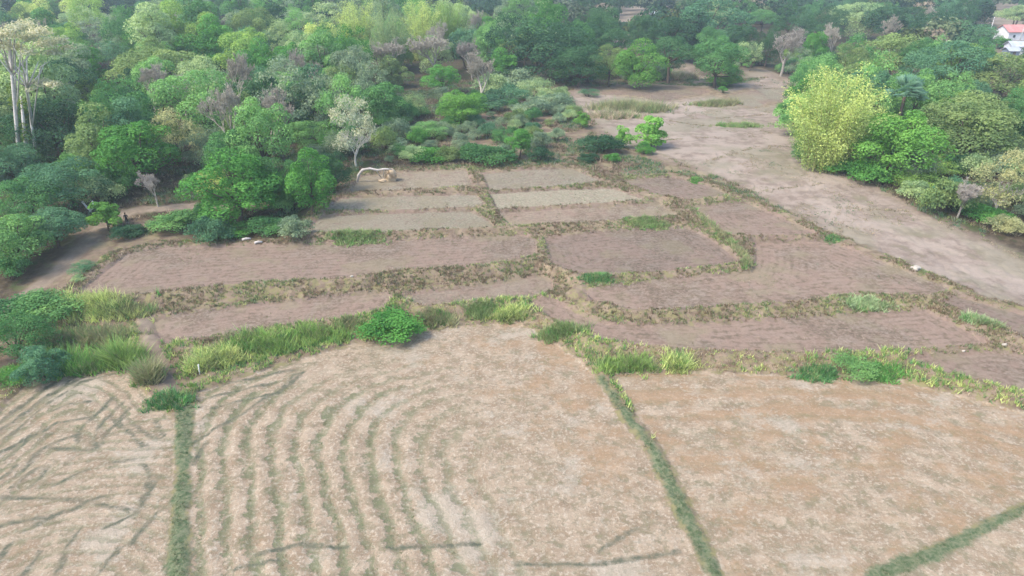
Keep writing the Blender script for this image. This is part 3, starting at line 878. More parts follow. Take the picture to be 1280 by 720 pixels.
    ft(602, 92, 54, 60, 'bare', 'tan', 'grey-pink leafless tree beside the upright green tree at the scrub edge', bark='pink')
    ft(590, 68, 40, 44, 'bare', 'tan', 'thin grey leafless tree behind the scrub edge', bark='grey')
    ft(20, 45, 70, 40, 'bare', 'tan', 'bare pinkish treetop left of the stacked flat crowns, behind the tall pale trunk', bark='pink')
    # near left edge
    ft(16, 300, 78, 66, 'lumpy', 'light', 'light green big-leaved tree at the left edge beside the dirt track', 'the big-leaved edge tree')
    ft(66, 284, 62, 48, 'dome', 'teal', 'blue-green bushy tree between the big-leaved edge tree and the track')
    ft(36, 252, 76, 46, 'dome', 'mid', 'dull green tree above the big-leaved edge tree')
    ft(10, 336, 44, 44, 'shrub', 'mid', 'green shrub under the big-leaved tree at the left edge')
    ft(131, 270, 37, 42, 'sapling', 'bright', 'bright green rounded bush beside the dirt track near the person', 'the bright bush by the track')
    ft(192, 234, 40, 40, 'bare', 'pale', 'grey twiggy bush above the dirt track', bark='grey')
    ft(213, 276, 52, 36, 'shrub', 'light', 'light green shrub on the track side above the largest terrace')
    ft(246, 268, 36, 34, 'shrub', 'mid', 'dark green shrub right of the light green track-side shrub')
    ft(104, 336, 32, 20, 'shrub', 'teal', 'low dark bush between the track and the largest terrace')
    ft(97, 350, 18, 11, 'shrub', 'pale', 'tiny pale bush in front of the low dark track-side bush')
    ft(158, 288, 36, 14, 'shrub', 'deep', 'flat dark scrub bush below the person on the track')
    ft(290, 288, 44, 16, 'shrub', 'green', 'low green bush on the upper edge of the largest terrace')
    ft(340, 282, 50, 26, 'shrub', 'mid', 'dark green bush at the foot of the front wood edge')
    ft(60, 392, 70, 30, 'shrub', 'light', 'light green bush above the blue-green thicket at the lower left', g=.7)
    ft(16, 420, 74, 60, 'dome', 'mid', 'dark green tree in the thicket at the lower left edge', g=.4, hfix=4.6)
    ft(48, 450, 60, 56, 'lumpy', 'teal', 'teal bush-like tree leaning over the left straw field', g=.3, hfix=3.4)
    ft(4, 468, 50, 44, 'shrub', 'green', 'green bush at the left edge on the border of the straw field', g=.3)
    ft(26, 386, 70, 34, 'shrub', 'mid', 'mid green bush at the foot of the dirt track, left edge', g=1.0)
    # bank bushes
    ft(493, 404, 66, 22, 'shrub', 'green', 'bright green dense bush on the grassy bank above the middle straw field', 'the bright bank bush', g=.4)
    ft(1066, 455, 54, 30, 'shrub', 'light', 'light green rounded bush on the bank above the right straw field', g=.3)
    # small trees and bushes of the clearing
    ft(728, 150, 18, 22, 'sapling', 'bright', 'small round bright green bush alone at the back of the scrub')
    ft(778, 172, 19, 28, 'sapling', 'bright', 'upright bright green sapling left of the larger green one')
    ft(815, 166, 40, 42, 'sapling', 'bright', 'largest bright green young tree standing alone in the clearing', 'the lone bright young tree')
    ft(806, 186, 24, 18, 'shrub', 'green', 'green bush at the foot of the largest lone young tree')
    ft(650, 178, 30, 40, 'tall', 'green', 'upright green bushy tree at the top of the pale terrace', hfix=5.2)
    ft(674, 192, 32, 24, 'shrub', 'deep', 'dark green bush right of the upright tree above the pale terrace')
    ft(616, 194, 56, 26, 'shrub', 'mid', 'dark bush left of the upright tree above the pale terrace')
    ft(536, 162, 48, 24, 'lumpy', 'light', 'light green low tree in the scrub at the wood edge', hfix=3.6)
    ft(538, 192, 44, 26, 'shrub', 'green', 'green bush standing in the brown scrub below the light green low tree')
    ft(735, 197, 24, 12, 'shrub', 'deep', 'low dark bush above the end of the pale terrace')
    ft(765, 197, 18, 14, 'shrub', 'green', 'low green bush below the upright sapling')
    ft(752, 178, 56, 12, 'shrub', 'deep', 'long low dark thicket left of the upright sapling')
    ft(735, 116, 26, 12, 'shrub', 'teal', 'single dark low bush on the pale ground before the dark tree row')
    for i, (x, y, w, h) in enumerate([(648, 96, 46, 30), (672, 112, 46, 30), (694, 126, 44, 28), (640, 118, 46, 30), (664, 134, 44, 26), (620, 106, 40, 34), (708, 138, 30, 18), (612, 128, 44, 26)]):
        ft(x, y, w, h, 'shrub', ['greyg', 'pale', 'greyg', 'teal'][i % 4], ['grey-green feathery bush of the scrub band at the edge of the clearing', 'pale feathery bush of the scrub band at the edge of the clearing', None, 'dark teal bush of the scrub band at the edge of the clearing'][i % 4] or 'grey-green feathery bush of the scrub band at the edge of the clearing', group='feathery bushes of the scrub band')
    # dark row behind the clearing
    ft(690, 62, 96, 58, 'dome', 'deep', 'large very dark round tree at the left of the back row', 'the very dark round tree')
    ft(724, 82, 62, 48, 'dome', 'dark', 'dark green dome tree left of the bright dome in the back row')
    ft(762, 78, 44, 48, 'lumpy', 'olive', 'olive paler tree between the dark dome and the bright dome')
    ft(801, 82, 54, 50, 'lumpy', 'bright', 'bright green round tree at the right end of the back row', 'the bright back-row dome')
    ft(838, 77, 30, 26, 'dome', 'deep', 'small dark tree right of the bright green back-row tree')
    ft(768, 42, 50, 22, 'umbrella', 'dark', 'dark flat-topped tree behind the back row')
    ft(840, 52, 76, 28, 'umbrella', 'dark', 'wide dark flat-topped tree behind the bright back-row tree')
    ft(897, 76, 66, 58, 'dome', 'mid', 'solitary rounded green tree at the far end of the clearing', 'the solitary rounded tree')
    ft(906, 100, 38, 18, 'shrub', 'bright', 'bright green shrub at the foot of the solitary rounded tree')
    ft(904, 112, 12, 9, 'shrub', 'green', 'tiny round bush in front of the solitary rounded tree')
    ft(890, 26, 80, 50, 'lumpy', 'teal', 'large bluish green tree behind the solitary rounded tree', 'the large bluish tree')
    ft(940, 66, 34, 30, 'airy', 'pale', 'small pale tree right of the solitary rounded tree')
    ft(982, 58, 56, 52, 'bare', 'tan', 'greyish leafless tree with several thin trunks before the far wood', 'the many-trunked leafless tree', bark='grey')
    ft(1042, 52, 42, 46, 'bare', 'tan', 'pinkish leafless tree with one pale trunk behind the yellow bamboo', bark='pink')
    ft(1020, 62, 30, 40, 'dome', 'green', 'green round tree between the two far leafless trees')
    ft(1000, 76, 40, 30, 'airy', 'greyg', 'grey-brown thin bush tree under the many-trunked leafless tree')
    ft(1076, 22, 62, 44, 'lumpy', 'pale', 'pale green lumpy tree on the far skyline', 'the pale lumpy far tree')
    ft(1112, 28, 56, 40, 'dome', 'deep', 'dark bluish tree right of the pale lumpy far tree')
    # right grove
    ft(1043, 132, 128, 150, 'bamboo', 'yellow', 'big feathery yellow-green bamboo clump at the left end of the right grove', 'the big yellow bamboo', v=0)
    ft(1018, 150, 70, 96, 'bamboo', 'lime', 'greener bamboo clump on the left flank of the big yellow one', v=1)
    ft(1010, 190, 40, 34, 'shrub', 'mid', 'dark green bush at the left foot of the big yellow bamboo')
    ft(1052, 204, 50, 30, 'shrub', 'green', 'green bush at the right foot of the big yellow bamboo')
    ft(978, 140, 18, 26, 'shrub', 'green', 'small dark bush on the open ground left of the big yellow bamboo')
    ft(1136, 106, 60, 54, 'palm', 'blue', 'blue-green fan palm behind the bright lumpy tree', 'the blue-green fan palm')
    ft(1120, 178, 92, 82, 'lumpy', 'bright', 'bright green lumpy tree at the front of the right grove', 'the bright lumpy tree', v=1)
    ft(1090, 215, 50, 36, 'shrub', 'green', 'green bush at the left foot of the bright lumpy tree')
    ft(1150, 228, 54, 34, 'shrub', 'lime', 'lime green bush at the right foot of the bright lumpy tree')
    ft(1178, 214, 44, 28, 'shrub', 'lime', 'yellow-green leafy bush between the bright lumpy tree and the grey twigs')
    ft(1116, 70, 76, 42, 'dome', 'olive', 'yellow-olive dome tree behind the fan palm', 'the yellow-olive dome')
    ft(1154, 58, 44, 28, 'umbrella', 'mid', 'small flat-topped green tree left of the pale grey treetop')
    ft(1180, 64, 22, 30, 'bare', 'tan', 'pale grey blocky dead treetop left of the far field', bark='white')
    ft(1196, 88, 72, 44, 'lumpy', 'lime', 'yellow-green leafy tree behind the olive flat crown')
    ft(1222, 126, 94, 32, 'umbrella', 'olive', 'olive flat-crowned tree in the middle of the right grove', 'the olive flat crown')
    ft(1216, 164, 104, 62, 'lumpy', 'olive', 'layered olive tree in front of the flat crown in the right grove')
    ft(1180, 150, 44, 50, 'dome', 'green', 'green tree between the fan palm and the olive flat crown')
    ft(1256, 226, 66, 66, 'airy', 'gold', 'yellowish tan tree at the right edge of the grove', 'the yellowish tan tree', bark='grey')
    ft(1204, 246, 50, 46, 'bare', 'tan', 'grey leafless twiggy bush at the grove edge', 'the grey twiggy bush', bark='grey')
    ft(1236, 268, 48, 30, 'shrub', 'green', 'dark green bush under the yellowish tan tree')
    ft(1262, 280, 38, 30, 'shrub', 'gold', 'tan dry bush at the right edge below the yellowish tan tree')
    ft(1256, 96, 80, 42, 'dome', 'olive', 'dull olive tree at the right edge behind the flat crown')
    ft(1268, 150, 50, 60, 'lumpy', 'mid', 'mid green tree at the right edge of the grove beside the layered olive one')
    ft(1204, 28, 96, 26, 'umbrella', 'teal', 'wide teal flat-topped tree left of the pink-roofed house', 'the wide teal flat crown')
    ft(1212, 50, 58, 24, 'dome', 'teal', 'dark teal tree below the wide flat crown near the house')
    ft(1252, 53, 20, 17, 'sapling', 'green', 'small round green tree in front of the pale house wall')

def tall_pale_tree():
    """tall tree with whitish stems and a pale spreading top at the left edge"""
    b = at(26, 212, 3.4)
    zg = gz(b[0], b[1]); sc = depth_of(b) / F
    r = tag(empty('tall_tree', (b[0], b[1], zg - .05)), 'tall tree with whitish trunks and a pale tan top at the left edge', 'tree')
    def W(px, py, off=0.0):          # point above the tree's own foot line
        u, v = (px - 640) / F, (360 - py) / F
        t = (b[1] + off) / (math.cos(PITCH) + v * math.sin(PITCH))
        return (u * t - b[0], off, CAM_H + t * (v * math.cos(PITCH) - math.sin(PITCH)) - zg)
    for pts, rad in [([(26, 214), (20, 150), (15, 95), (12, 45)], [.32, .27, .22, .14]), ([(36, 212), (30, 160), (26, 120)], [.32, .26, .14]),
                     ([(48, 208), (40, 160), (34, 110), (33, 70)], [.24, .2, .16, .1])]:
        mb = MB()
        P = [W(a, c, RS.uniform(-.3, .3)) for a, c in pts]
        mb.tube(P, rad, 8)
        if len(pts) == 4:
            t = P[-1]
            for k in range(9):
                a = RS.rand() * 2 * PI; q = RS.uniform(2, 5)
                mb.tube([P[-2 if k % 3 else 1], (t[0] + q * .5 * math.cos(a), t[1] + q * .5 * math.sin(a), t[2] - RS.uniform(-1, 3)), (t[0] + q * math.cos(a), t[1] + q * math.sin(a), t[2] + RS.uniform(-2, 2.5))], [.14, .09, .03], 5)
        o = mb.build('trunk', BARK, r, True); o.color = (.60, .57, .53, 1)
    lb = [(W(px, py, RS.uniform(-2, 2)), (w, w, w * .5)) for px, py, w in [(8, 44, 2.2), (24, 36, 2.2), (40, 48, 2.2), (0, 58, 2.0), (20, 60, 1.8), (58, 56, 2.0), (-10, 46, 2.2), (34, 30, 1.8), (74, 52, 1.8), (50, 40, 1.8), (66, 66, 1.5), (36, 66, 1.5), (84, 60, 1.2), (52, 104, 1.6), (66, 106, 1.3), (38, 112, 1.0)]]
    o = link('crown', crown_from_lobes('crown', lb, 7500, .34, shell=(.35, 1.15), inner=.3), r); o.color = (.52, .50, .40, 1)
    lb = [(W(px, py, RS.uniform(-1, 1)), (w, w, w * 1.3)) for px, py, w in [(30, 130, .9), (32, 145, .9), (31, 160, .8), (14, 112, .8), (16, 128, .7), (33, 172, .7)]]
    o = link('climber_leaves', crown_from_lobes('climber_leaves', lb, 900, .3), r); o.color = (.14, .20, .04, 1)
    PLANTS.append((b[0], b[1], 4))
    ANCH.append((b[0], b[1], 'the tall pale trunk'))

# ------------------------------------------------------------------ fill of the woods
CNAME = {'dark': 'dark green', 'deep': 'very dark green', 'mid': 'mid green', 'green': 'rich green', 'bright': 'bright green', 'lime': 'lime green', 'yellow': 'yellowish', 'gold': 'straw-yellow',
         'pale': 'pale green', 'olive': 'olive', 'greyg': 'grey-green', 'teal': 'bluish green', 'light': 'light green', 'tan': 'tan'}
KNAME = {'dome': 'round-topped tree', 'lumpy': 'lumpy-crowned tree', 'umbrella': 'flat-topped tree', 'tall': 'tall narrow tree', 'airy': 'thin-crowned tree', 'bare': 'leafless tree', 'shrub': 'bush', 'bamboo': 'bamboo clump'}

def project(p):
    dz = depth_of(p)
    if dz < 1: return None
    v = p[1] * math.sin(PITCH) - (CAM_H - p[2]) * math.cos(PITCH)
    return 640 + F * p[0] / dz, 360 - F * v / dz

LIMITS = []
def fill(zone, poly, place, n, rmin, rmax, pal, kinds, y0=0, y1=330, hscale=1.0, over=.54):
    P = np.array(poly)
    k = tries = 0
    while k < n and tries < n * 120:
        tries += 1
        y = RS.uniform(max(P[:, 1].min(), y0), min(P[:, 1].max(), y1))
        x = RS.uniform(-.85 * y - 20, .85 * y + 20)
        if not inside(np.array([x]), np.array([y]), poly)[0]: continue
        pr = project(np.array([x, y, 10.0]))
        if pr is None or not (-50 < pr[0] < 1330 and pr[1] > -30): continue
        kind = random.choices([a for a, b in kinds], [b for a, b in kinds])[0]
        w = RS.uniform(rmin, rmax) * (2.2 if rmin > 3 else 2)
        if kind == 'umbrella': w *= 1.25
        if kind in ('tall', 'bare'): w *= .8
        if any((x - a) ** 2 + (y - b) ** 2 < (over * (w * .5 + c)) ** 2 for a, b, c in PLANTS): continue
        if seg_dist(np.array([x]), np.array([y]), TRACK_W, False)[0] < w * .35 + (.9 if kind == 'shrub' else 2): continue
        if any(np.hypot(x - a, y - b) < c for a, b, c in LIMITS): continue
        hq = w * {'umbrella': .78, 'tall': 1.7, 'shrub': .75}.get(kind, 1.0)
        pq = project(np.array([x, y, 3.4 + hq * .55])); rq = F * w * .5 / depth_of((x, y, 3.4))
        if kind != 'shrub' and any(fy > y and fw > 24 and math.hypot((pq[0] - fx) / (fw * .36 + rq * .85), (pq[1] - fyy) / (fh * .36 + rq * .75)) < 1 for fx, fyy, fw, fh, fy in SEEN): continue
        color = random.choices([a for a, b in pal], [b for a, b in pal])[0]
        if kind == 'bare': color = 'tan'
        h = w * {'dome': 1.12, 'lumpy': 1.2, 'umbrella': .82, 'tall': 1.8, 'airy': 1.3, 'bare': 1.7, 'shrub': .75, 'bamboo': 1.1}[kind] * RS.uniform(.85, 1.2) * hscale
        best = min(ANCH, key=lambda a: (a[0] - x) ** 2 + (a[1] - y) ** 2)
        dx, dy = x - best[0], y - best[1]
        dist = math.hypot(dx, dy)
        adj = CNAME[color] if kind != 'bare' else 'greyish'
        if dist < 30:
            rel = ('behind' if dy > 0 else 'in front of') if abs(dy) > abs(dx) * 1.6 else ('right of' if dx > 0 else 'left of')
            lab = '%s %s %s%s %s' % (adj, KNAME[kind], 'close ' if dist < 14 else '', rel, best[2])
            grp = 'trees around ' + best[2]
        else:
            lab = '%s %s %s' % (adj, KNAME[kind], place)
            grp = 'trees ' + place
        plant(kind, x, y, w, h, color, lab, grp)
        k += 1
    return k

def woods():
    KL = [('dome', 2.6), ('lumpy', 4), ('umbrella', 2), ('airy', 3.4), ('bare', .55), ('tall', 1.2)]
    PL = [('dark', 1.0), ('deep', .8), ('mid', 3), ('green', 2.6), ('light', 3.4), ('olive', 2), ('greyg', 4), ('teal', 2.2), ('pale', 3.2), ('lime', 1.0), ('yellow', .4)]
    fill(0, FOREST_W[0], 'in the front of the left wood', 44, 3.6, 5.6, PL, KL, 85, 150)
    fill(0, FOREST_W[0], 'in the depth of the left wood', 125, 4.2, 6.8, PL, KL, 145, 250)
    fill(0, FOREST_W[0], 'at the top of the left wood', 60, 4.6, 7.2, PL, KL, 245, 340)
    PR = [('mid', 3), ('green', 3), ('olive', 3), ('lime', 1), ('teal', 2), ('deep', 1.5), ('light', 1.5)]
    fill(1, FOREST_W[1], 'in the right grove', 46, 3.2, 5.2, PR, KL[:4], 100, 240)
    fill(2, FOREST_W[2], 'in the dark back row', 12, 4, 6, [('deep', 2), ('dark', 3), ('mid', 1)], [('dome', 3), ('umbrella', 2)], 150, 330)
    fill(3, FOREST_W[3], 'in the far wood beyond the clearing', 48, 4.2, 6.6, [('teal', 3), ('dark', 2), ('mid', 2), ('deep', 1), ('olive', 1), ('pale', 1)], KL[:5], 190, 420)
    scrub = [at(x, y, 3.4) for x, y in [(500, 204), (470, 208), (540, 165), (600, 135), (650, 100), (700, 122), (722, 150), (700, 172), (718, 196), (600, 200)]]
    fill(0, scrub, 'on the brown scrub slope above the terraces', 70, .8, 2.0, [('greyg', 4), ('pale', 2), ('teal', 1.5), ('mid', 2), ('olive', 1.5)], [('shrub', 1)], 90, 220, 1.0, .45)
    # undergrowth bushes along the edges of the woods
    KS = [('shrub', 1)]
    for q, (zone, place, n, y1) in enumerate([(0, 'along the foot of the left wood', 130, 165), (1, 'along the foot of the right grove', 46, 150), (2, 'along the foot of the dark back row', 26, 215), (3, 'along the edge of the far wood', 30, 235)]):
        fill(zone, FOREST_W[zone], place, n, 1.4, 3.0, PL, KS, 70, y1, 1.0, .36)

def far_wood():
    """the wood that closes the view, one mass of many crowns"""
    V, T, CC = [], [], []
    clear = [[at(x, y, 3.4) for x, y in p] for p in ([(730, 52), (745, 24), (850, 22), (866, 52)], [(1190, 84), (1200, 64), (1700, 60), (1700, 86)], [(1225, 60), (1230, 14), (1450, 14), (1450, 60)])]
    n = 0
    for _ in range(5200):
        y = 215 + 900 * RS.rand() ** 1.3
        x = RS.uniform(-.82, .82) * y
        if y < 335 and any(inside(np.array([x]), np.array([y]), p)[0] for p in FOREST_W): continue
        if any(inside(np.array([x]), np.array([y]), p)[0] for p in clear): continue
        pr = project(np.array([x, y, 8.0]))
        if not (-40 < pr[0] < 1320 and pr[1] > -60): continue
        if pr[1] > 62: continue
        w = RS.uniform(7, 14); h = w * RS.uniform(.6, 1.0)
        m = int(420 if y < 450 else 200)
        d = RS.normal(size=(m, 3)); d /= np.linalg.norm(d, axis=1, keepdims=True)
        d[:, 2] = np.where(d[:, 2] < -.2, -d[:, 2], d[:, 2])
        lum = 1 + .16 * np.sin(d[:, 0] * 6 + n) * np.cos(d[:, 1] * 5 + n * 2) + .1 * RS.normal(size=m)
        c = d * np.array([w * .5, w * .5, h * .45]) * lum[:, None] + np.array([x, y, 3.4 + h * .62])
        nn = d + RS.normal(size=d.shape) * .45; nn /= np.linalg.norm(nn, axis=1, keepdims=True)
        v, f, t = leaf_quads(c, nn, RS.uniform(.8, 1.5, m) * (1 if y < 450 else 1.5), RS.rand(m), .7)
        V.append(v)
        key = random.choices(['dark', 'mid', 'teal', 'deep', 'olive', 'pale', 'tan', 'greyg'], [3, 3, 4, 2, 1.5, 1, .25, 1.5])[0]
        CC.append(np.tile(np.array(LC[key]) * RS.uniform(.85, 1.2), (len(v), 1)) * (.75 + .5 * t[:, None]))
        n += 1
    V = np.concatenate(V); CC = np.concatenate(CC)
    me = mesh_np('far_wood', V, np.arange(len(V)).reshape(-1, 4), GRASS, False, {'Col': CC})
    tag(link('far_wood', me), 'distant mass of treetops closing the view along the top', 'wood', None, 'stuff')

# ------------------------------------------------------------------ grass
def blades(x, y, z, h, col, nb=8, spread=.16, width=.05, lean=.35):
    n = len(x)
    ang = RS.rand(n, nb) * 2 * PI; q = RS.rand(n, nb) * spread
    bx = x[:, None] + q * np.cos(ang); by = y[:, None] + q * np.sin(ang)
    hh = h[:, None] * RS.uniform(.55, 1.2, (n, nb)); la = RS.rand(n, nb) * 2 * PI; lm = hh * lean * RS.uniform(.2, 1.5, (n, nb))
    wa = RS.rand(n, nb) * PI
    wx, wy = np.cos(wa) * width * .5, np.sin(wa) * width * .5
    zz = np.repeat(z[:, None], nb, 1) - .04
    P0 = np.stack([bx - wx, by - wy, zz], -1); P1 = np.stack([bx + wx, by + wy, zz], -1)
    P2 = np.stack([bx + lm * np.cos(la), by + lm * np.sin(la), zz + hh], -1)
    V = np.stack([P0, P1, P2], 2).reshape(-1, 3)
    c = col[:, None, :] * RS.uniform(.75, 1.3, (n, nb, 1))
    return V, np.repeat(c.reshape(-1, 3), 3, 0)

def sample(n, x0, x1, y0, y1):
    return RS.uniform(x0, x1, n), RS.uniform(y0, y1, n)

def grass_obj(name, V, C, label):
    me = mesh_np(name, V, np.arange(len(V)).reshape(-1, 3), GRASS, False, {'Col': C})
    tag(link(name, me), label, 'grass', None, 'stuff')

def palette(n, cols, wts):
    i = RS.choice(len(cols), n, p=np.array(wts) / sum(wts))
    return np.array([np.array(LC[c]) * (1.8 if c not in ('tan', 'gold') else 1.25) if isinstance(c, str) else c for c in cols])[i]

def grasses():
    # terrace banks
    x, y = sample(210000, -72, 100, 40, 124)
    z, A = terrain(x, y, True)
    dm = A['dmin']
    clump = vnoise(x / 1.3, y / 1.3, 31) * .6 + vnoise(x / 4, y / 4, 32) * .4
    tr = np.minimum(seg_dist(x, y, TRACK_W, False) - 1.6, seg_dist(x, y, CREEK_W, False) - .9)
    lush = (A['dst'] < 6) & (y < 74)
    # how green the bank is along its length
    px = 640 + F * x / np.maximum(y * math.cos(PITCH) + (CAM_H - z) * math.sin(PITCH), 1)
    keep = (dm > .22) & (dm < np.where(lush, 4.5, 2.6)) & (tr > 0) & (clump > np.where(lush, .28, .40) + .10 * RS.normal(size=len(x))) & (A['dg'] > .3)
    x, y, z, lush, px, dm, clump = [a[keep] for a in (x, y, z, lush, px, dm, clump)]
    g = np.interp(px, [180, 240, 330, 420, 470, 540, 640, 700, 760, 830, 900, 960, 1060, 1120, 1280], [.5, .7, .75, .5, .7, .4, .45, .3, .55, .5, .25, .4, .75, .30, .36])
    patch = vnoise(x / 3.1 + 9, y / 3.1, 41)
    n = len(x)
    u = RS.rand(n) * .55 + patch * .75 - .15
    cl = 1.35 * np.where((u < g)[:, None], palette(n, ['mid', 'bright', 'lime', 'olive', 'yellow'], [1.5, 1.5, 2.5, 2.5, 3.5]), palette(n, ['gold', 'tan', (.20, .15, .095), 'olive', 'yellow'], [1.5, 2, 3, 1.4, .8]))
    v = vnoise(x / 5 + 3, y / 5, 43)
    cu = np.where((v > .60)[:, None], palette(n, ['olive', 'yellow', 'pale', 'gold'], [3, 1.6, 1, 2]), palette(n, ['tan', (.20, .15, .10), (.155, .115, .08), 'olive', 'gold'], [2.4, 3, 1, 2.2, 3.0]))
    col = np.where(lush[:, None], cl, cu)
    h = np.where(lush, .20 + .46 * clump * (u < g), .14 + .26 * clump)
    V, C = blades(x, y, z, h, col, 7, .24, .085, .6)
    grass_obj('bank_grass', V, C, 'mixed green, yellow and dry brown grass on the terrace banks')
    # weeds sprouting on the plots
    x, y = sample(60000, -72, 100, 55, 124)
    z, A = terrain(x, y, True)
    k = (A['dpad'] < -.2) & (vnoise(x / 3, y / 3, 95) * .6 + vnoise(x / .9, y / .9, 96) * .4 > .60) & (RS.rand(len(x)) < .6)
    n = k.sum()
    V, C = blades(x[k], y[k], z[k], RS.uniform(.06, .2, n), palette(n, ['olive', 'tan', (.17, .14, .10), 'greyg'], [2, 2, 3, 1]), 5, .2, .06, .9)
    grass_obj('plot_weeds', V, C, 'sparse low weeds and stubble on the ploughed plots')
    # low worn bunds across the open ground
    XX, YY, CC = [], [], []
    for l in [[(940, 249), (1000, 274), (1050, 296)], [(835, 203), (880, 207), (905, 200)], [(780, 190), (835, 178), (900, 176)], [(880, 229), (945, 240), (985, 236), (1030, 232)], [(905, 200), (950, 186), (1000, 188)], [(1045, 262), (1050, 292)], [(1050, 264), (1130, 268), (1205, 288), (1290, 320)], [(890, 150), (960, 146)], [(820, 150), (880, 160), (940, 162)], [(1190, 352), (1240, 372), (1290, 390)]]:
        P = [at(a, b, 2.8 if b < 250 else 1.8) for a, b in l]
        for p, q in zip(P, P[1:]):
            m = int(np.linalg.norm(q - p) * 9); f = RS.rand(m)
            XX.append(p[0] + (q[0] - p[0]) * f + RS.normal(size=m) * .3); YY.append(p[1] + (q[1] - p[1]) * f + RS.normal(size=m) * .3)
    x, y = np.concatenate(XX), np.concatenate(YY)
    k = vnoise(x / 2.4, y / 2.4, 91) > .30
    x, y = x[k], y[k]; n = len(x)
    V, C = blades(x, y, terrain(x, y), RS.uniform(.10, .3, n), palette(n, ['tan', (.30, .245, .18), 'olive', 'gold'], [3, 3, 1, 2]), 6, .4, .09, .9)
    grass_obj('bund_grass', V, C, 'dry grass along the low worn bunds of the open ground')
    # green strips between the straw fields and grass in the rows
    x, y = sample(260000, -52, 62, 29, 64)
    z, A = terrain(x, y, True)
    row, rk, org = row_fields(x, y)
    s = np.sin(2 * PI * (row + .5 * (vnoise(x / 2.5, y / 2.5, 51) - .5)))
    strip = (A['dg'] < .7 * (vnoise(x / .8, y / .8, 53) - .45) + .5 * (vnoise(x / 3.5, y / 3.5, 55) - .55)) & (vnoise(x / .6, y / .6, 54) > .42)
    inrow = (A['dst'] < 0) & (s > .55) & (RS.rand(len(x)) < rk * .30) & (vnoise(x / 1.1, y / 1.1, 52) > .42)
    k = strip | inrow
    n = k.sum()
    st = strip[k]
    col = np.where(st[:, None], palette(n, [(.075, .125, .055), (.12, .165, .085), (.20, .195, .12)], [3, 3, 2]), palette(n, [(.12, .16, .06), (.20, .21, .12), (.28, .25, .16)], [1.4, 2, 2]))
    V, C = blades(x[k], y[k], z[k], np.where(st, .11, .08) * RS.uniform(.6, 1.3, n), col, 5, .13, .035, .6)
    grass_obj('field_grass', V, C, 'short green grass on the strips between the straw fields and in their rows')
    # straw stubble
    x, y = sample(190000, -52, 62, 29, 66)
    z, A = terrain(x, y, True)
    row, rk, org = row_fields(x, y)
    ln = np.full(x.shape, 3.0)
    for l in LINES_W: ln = np.minimum(ln, seg_dist(x, y, l, False))
    s = np.sin(2 * PI * row)
    k = (A['dst'] < 0) & (A['dg'] > .1) & (vnoise(x / .9, y / .9, 61) > .40) & (ln > .35) & ((s < .1) | (RS.rand(len(x)) > rk * 1.3))
    n = k.sum()
    col = palette(n, [(.36, .30, .225), (.29, .23, .16), (.20, .15, .095)], [3, 3, 1.5])
    V, C = blades(x[k], y[k], z[k], RS.uniform(.04, .12, n), col, 3, .10, .035, .9)
    grass_obj('straw_stubble', V, C, 'cut straw stubble covering the near fields')
    # dry grass of the scrub slope, wood edges and open ground
    x, y = sample(150000, -95, 150, 84, 200)
    z, A = terrain(x, y, True)
    pale = sdist(x, y, PALE_W)
    tr = seg_dist(x, y, TRACK_W, False) - 1.7
    cl = vnoise(x / 2.2, y / 2.2, 71) * .55 + vnoise(x / 7, y / 7, 72) * .45
    k = (A['dmin'] > 2.0) & (tr > 0) & (cl > np.where(pale < 0, .62, .42))
    x, y, z, pale, cl = [a[k] for a in (x, y, z, pale, cl)]
    n = len(x)
    px = np.array([project(np.array([a, b, c]))[0] for a, b, c in zip(x, y, z)])
    pick = vnoise(x / 4 + 5, y / 4, 73)
    gg = palette(n, ['mid', 'olive', 'greyg', 'teal'], [1, 2, 2, 1])
    dd = np.where((pale < 0)[:, None], palette(n, ['tan', (.28, .23, .16), 'gold', 'olive'], [2, 3, 1.5, 1]), palette(n, ['tan', (.20, .16, .11), (.14, .11, .08), 'gold', 'olive'], [1.5, 3, 3, 1, 1]))
    col = np.where((pick > np.where(pale < 0, .74, .5))[:, None], gg, dd)
    V, C = blades(x, y, z, np.where(pale < 0, .14, .5) * RS.uniform(.5, 1.3, n), col, 6, .4, .11, .8)
    grass_obj('scrub_grass', V, C, 'brown and grey-green wild grass of the scrub and open ground')

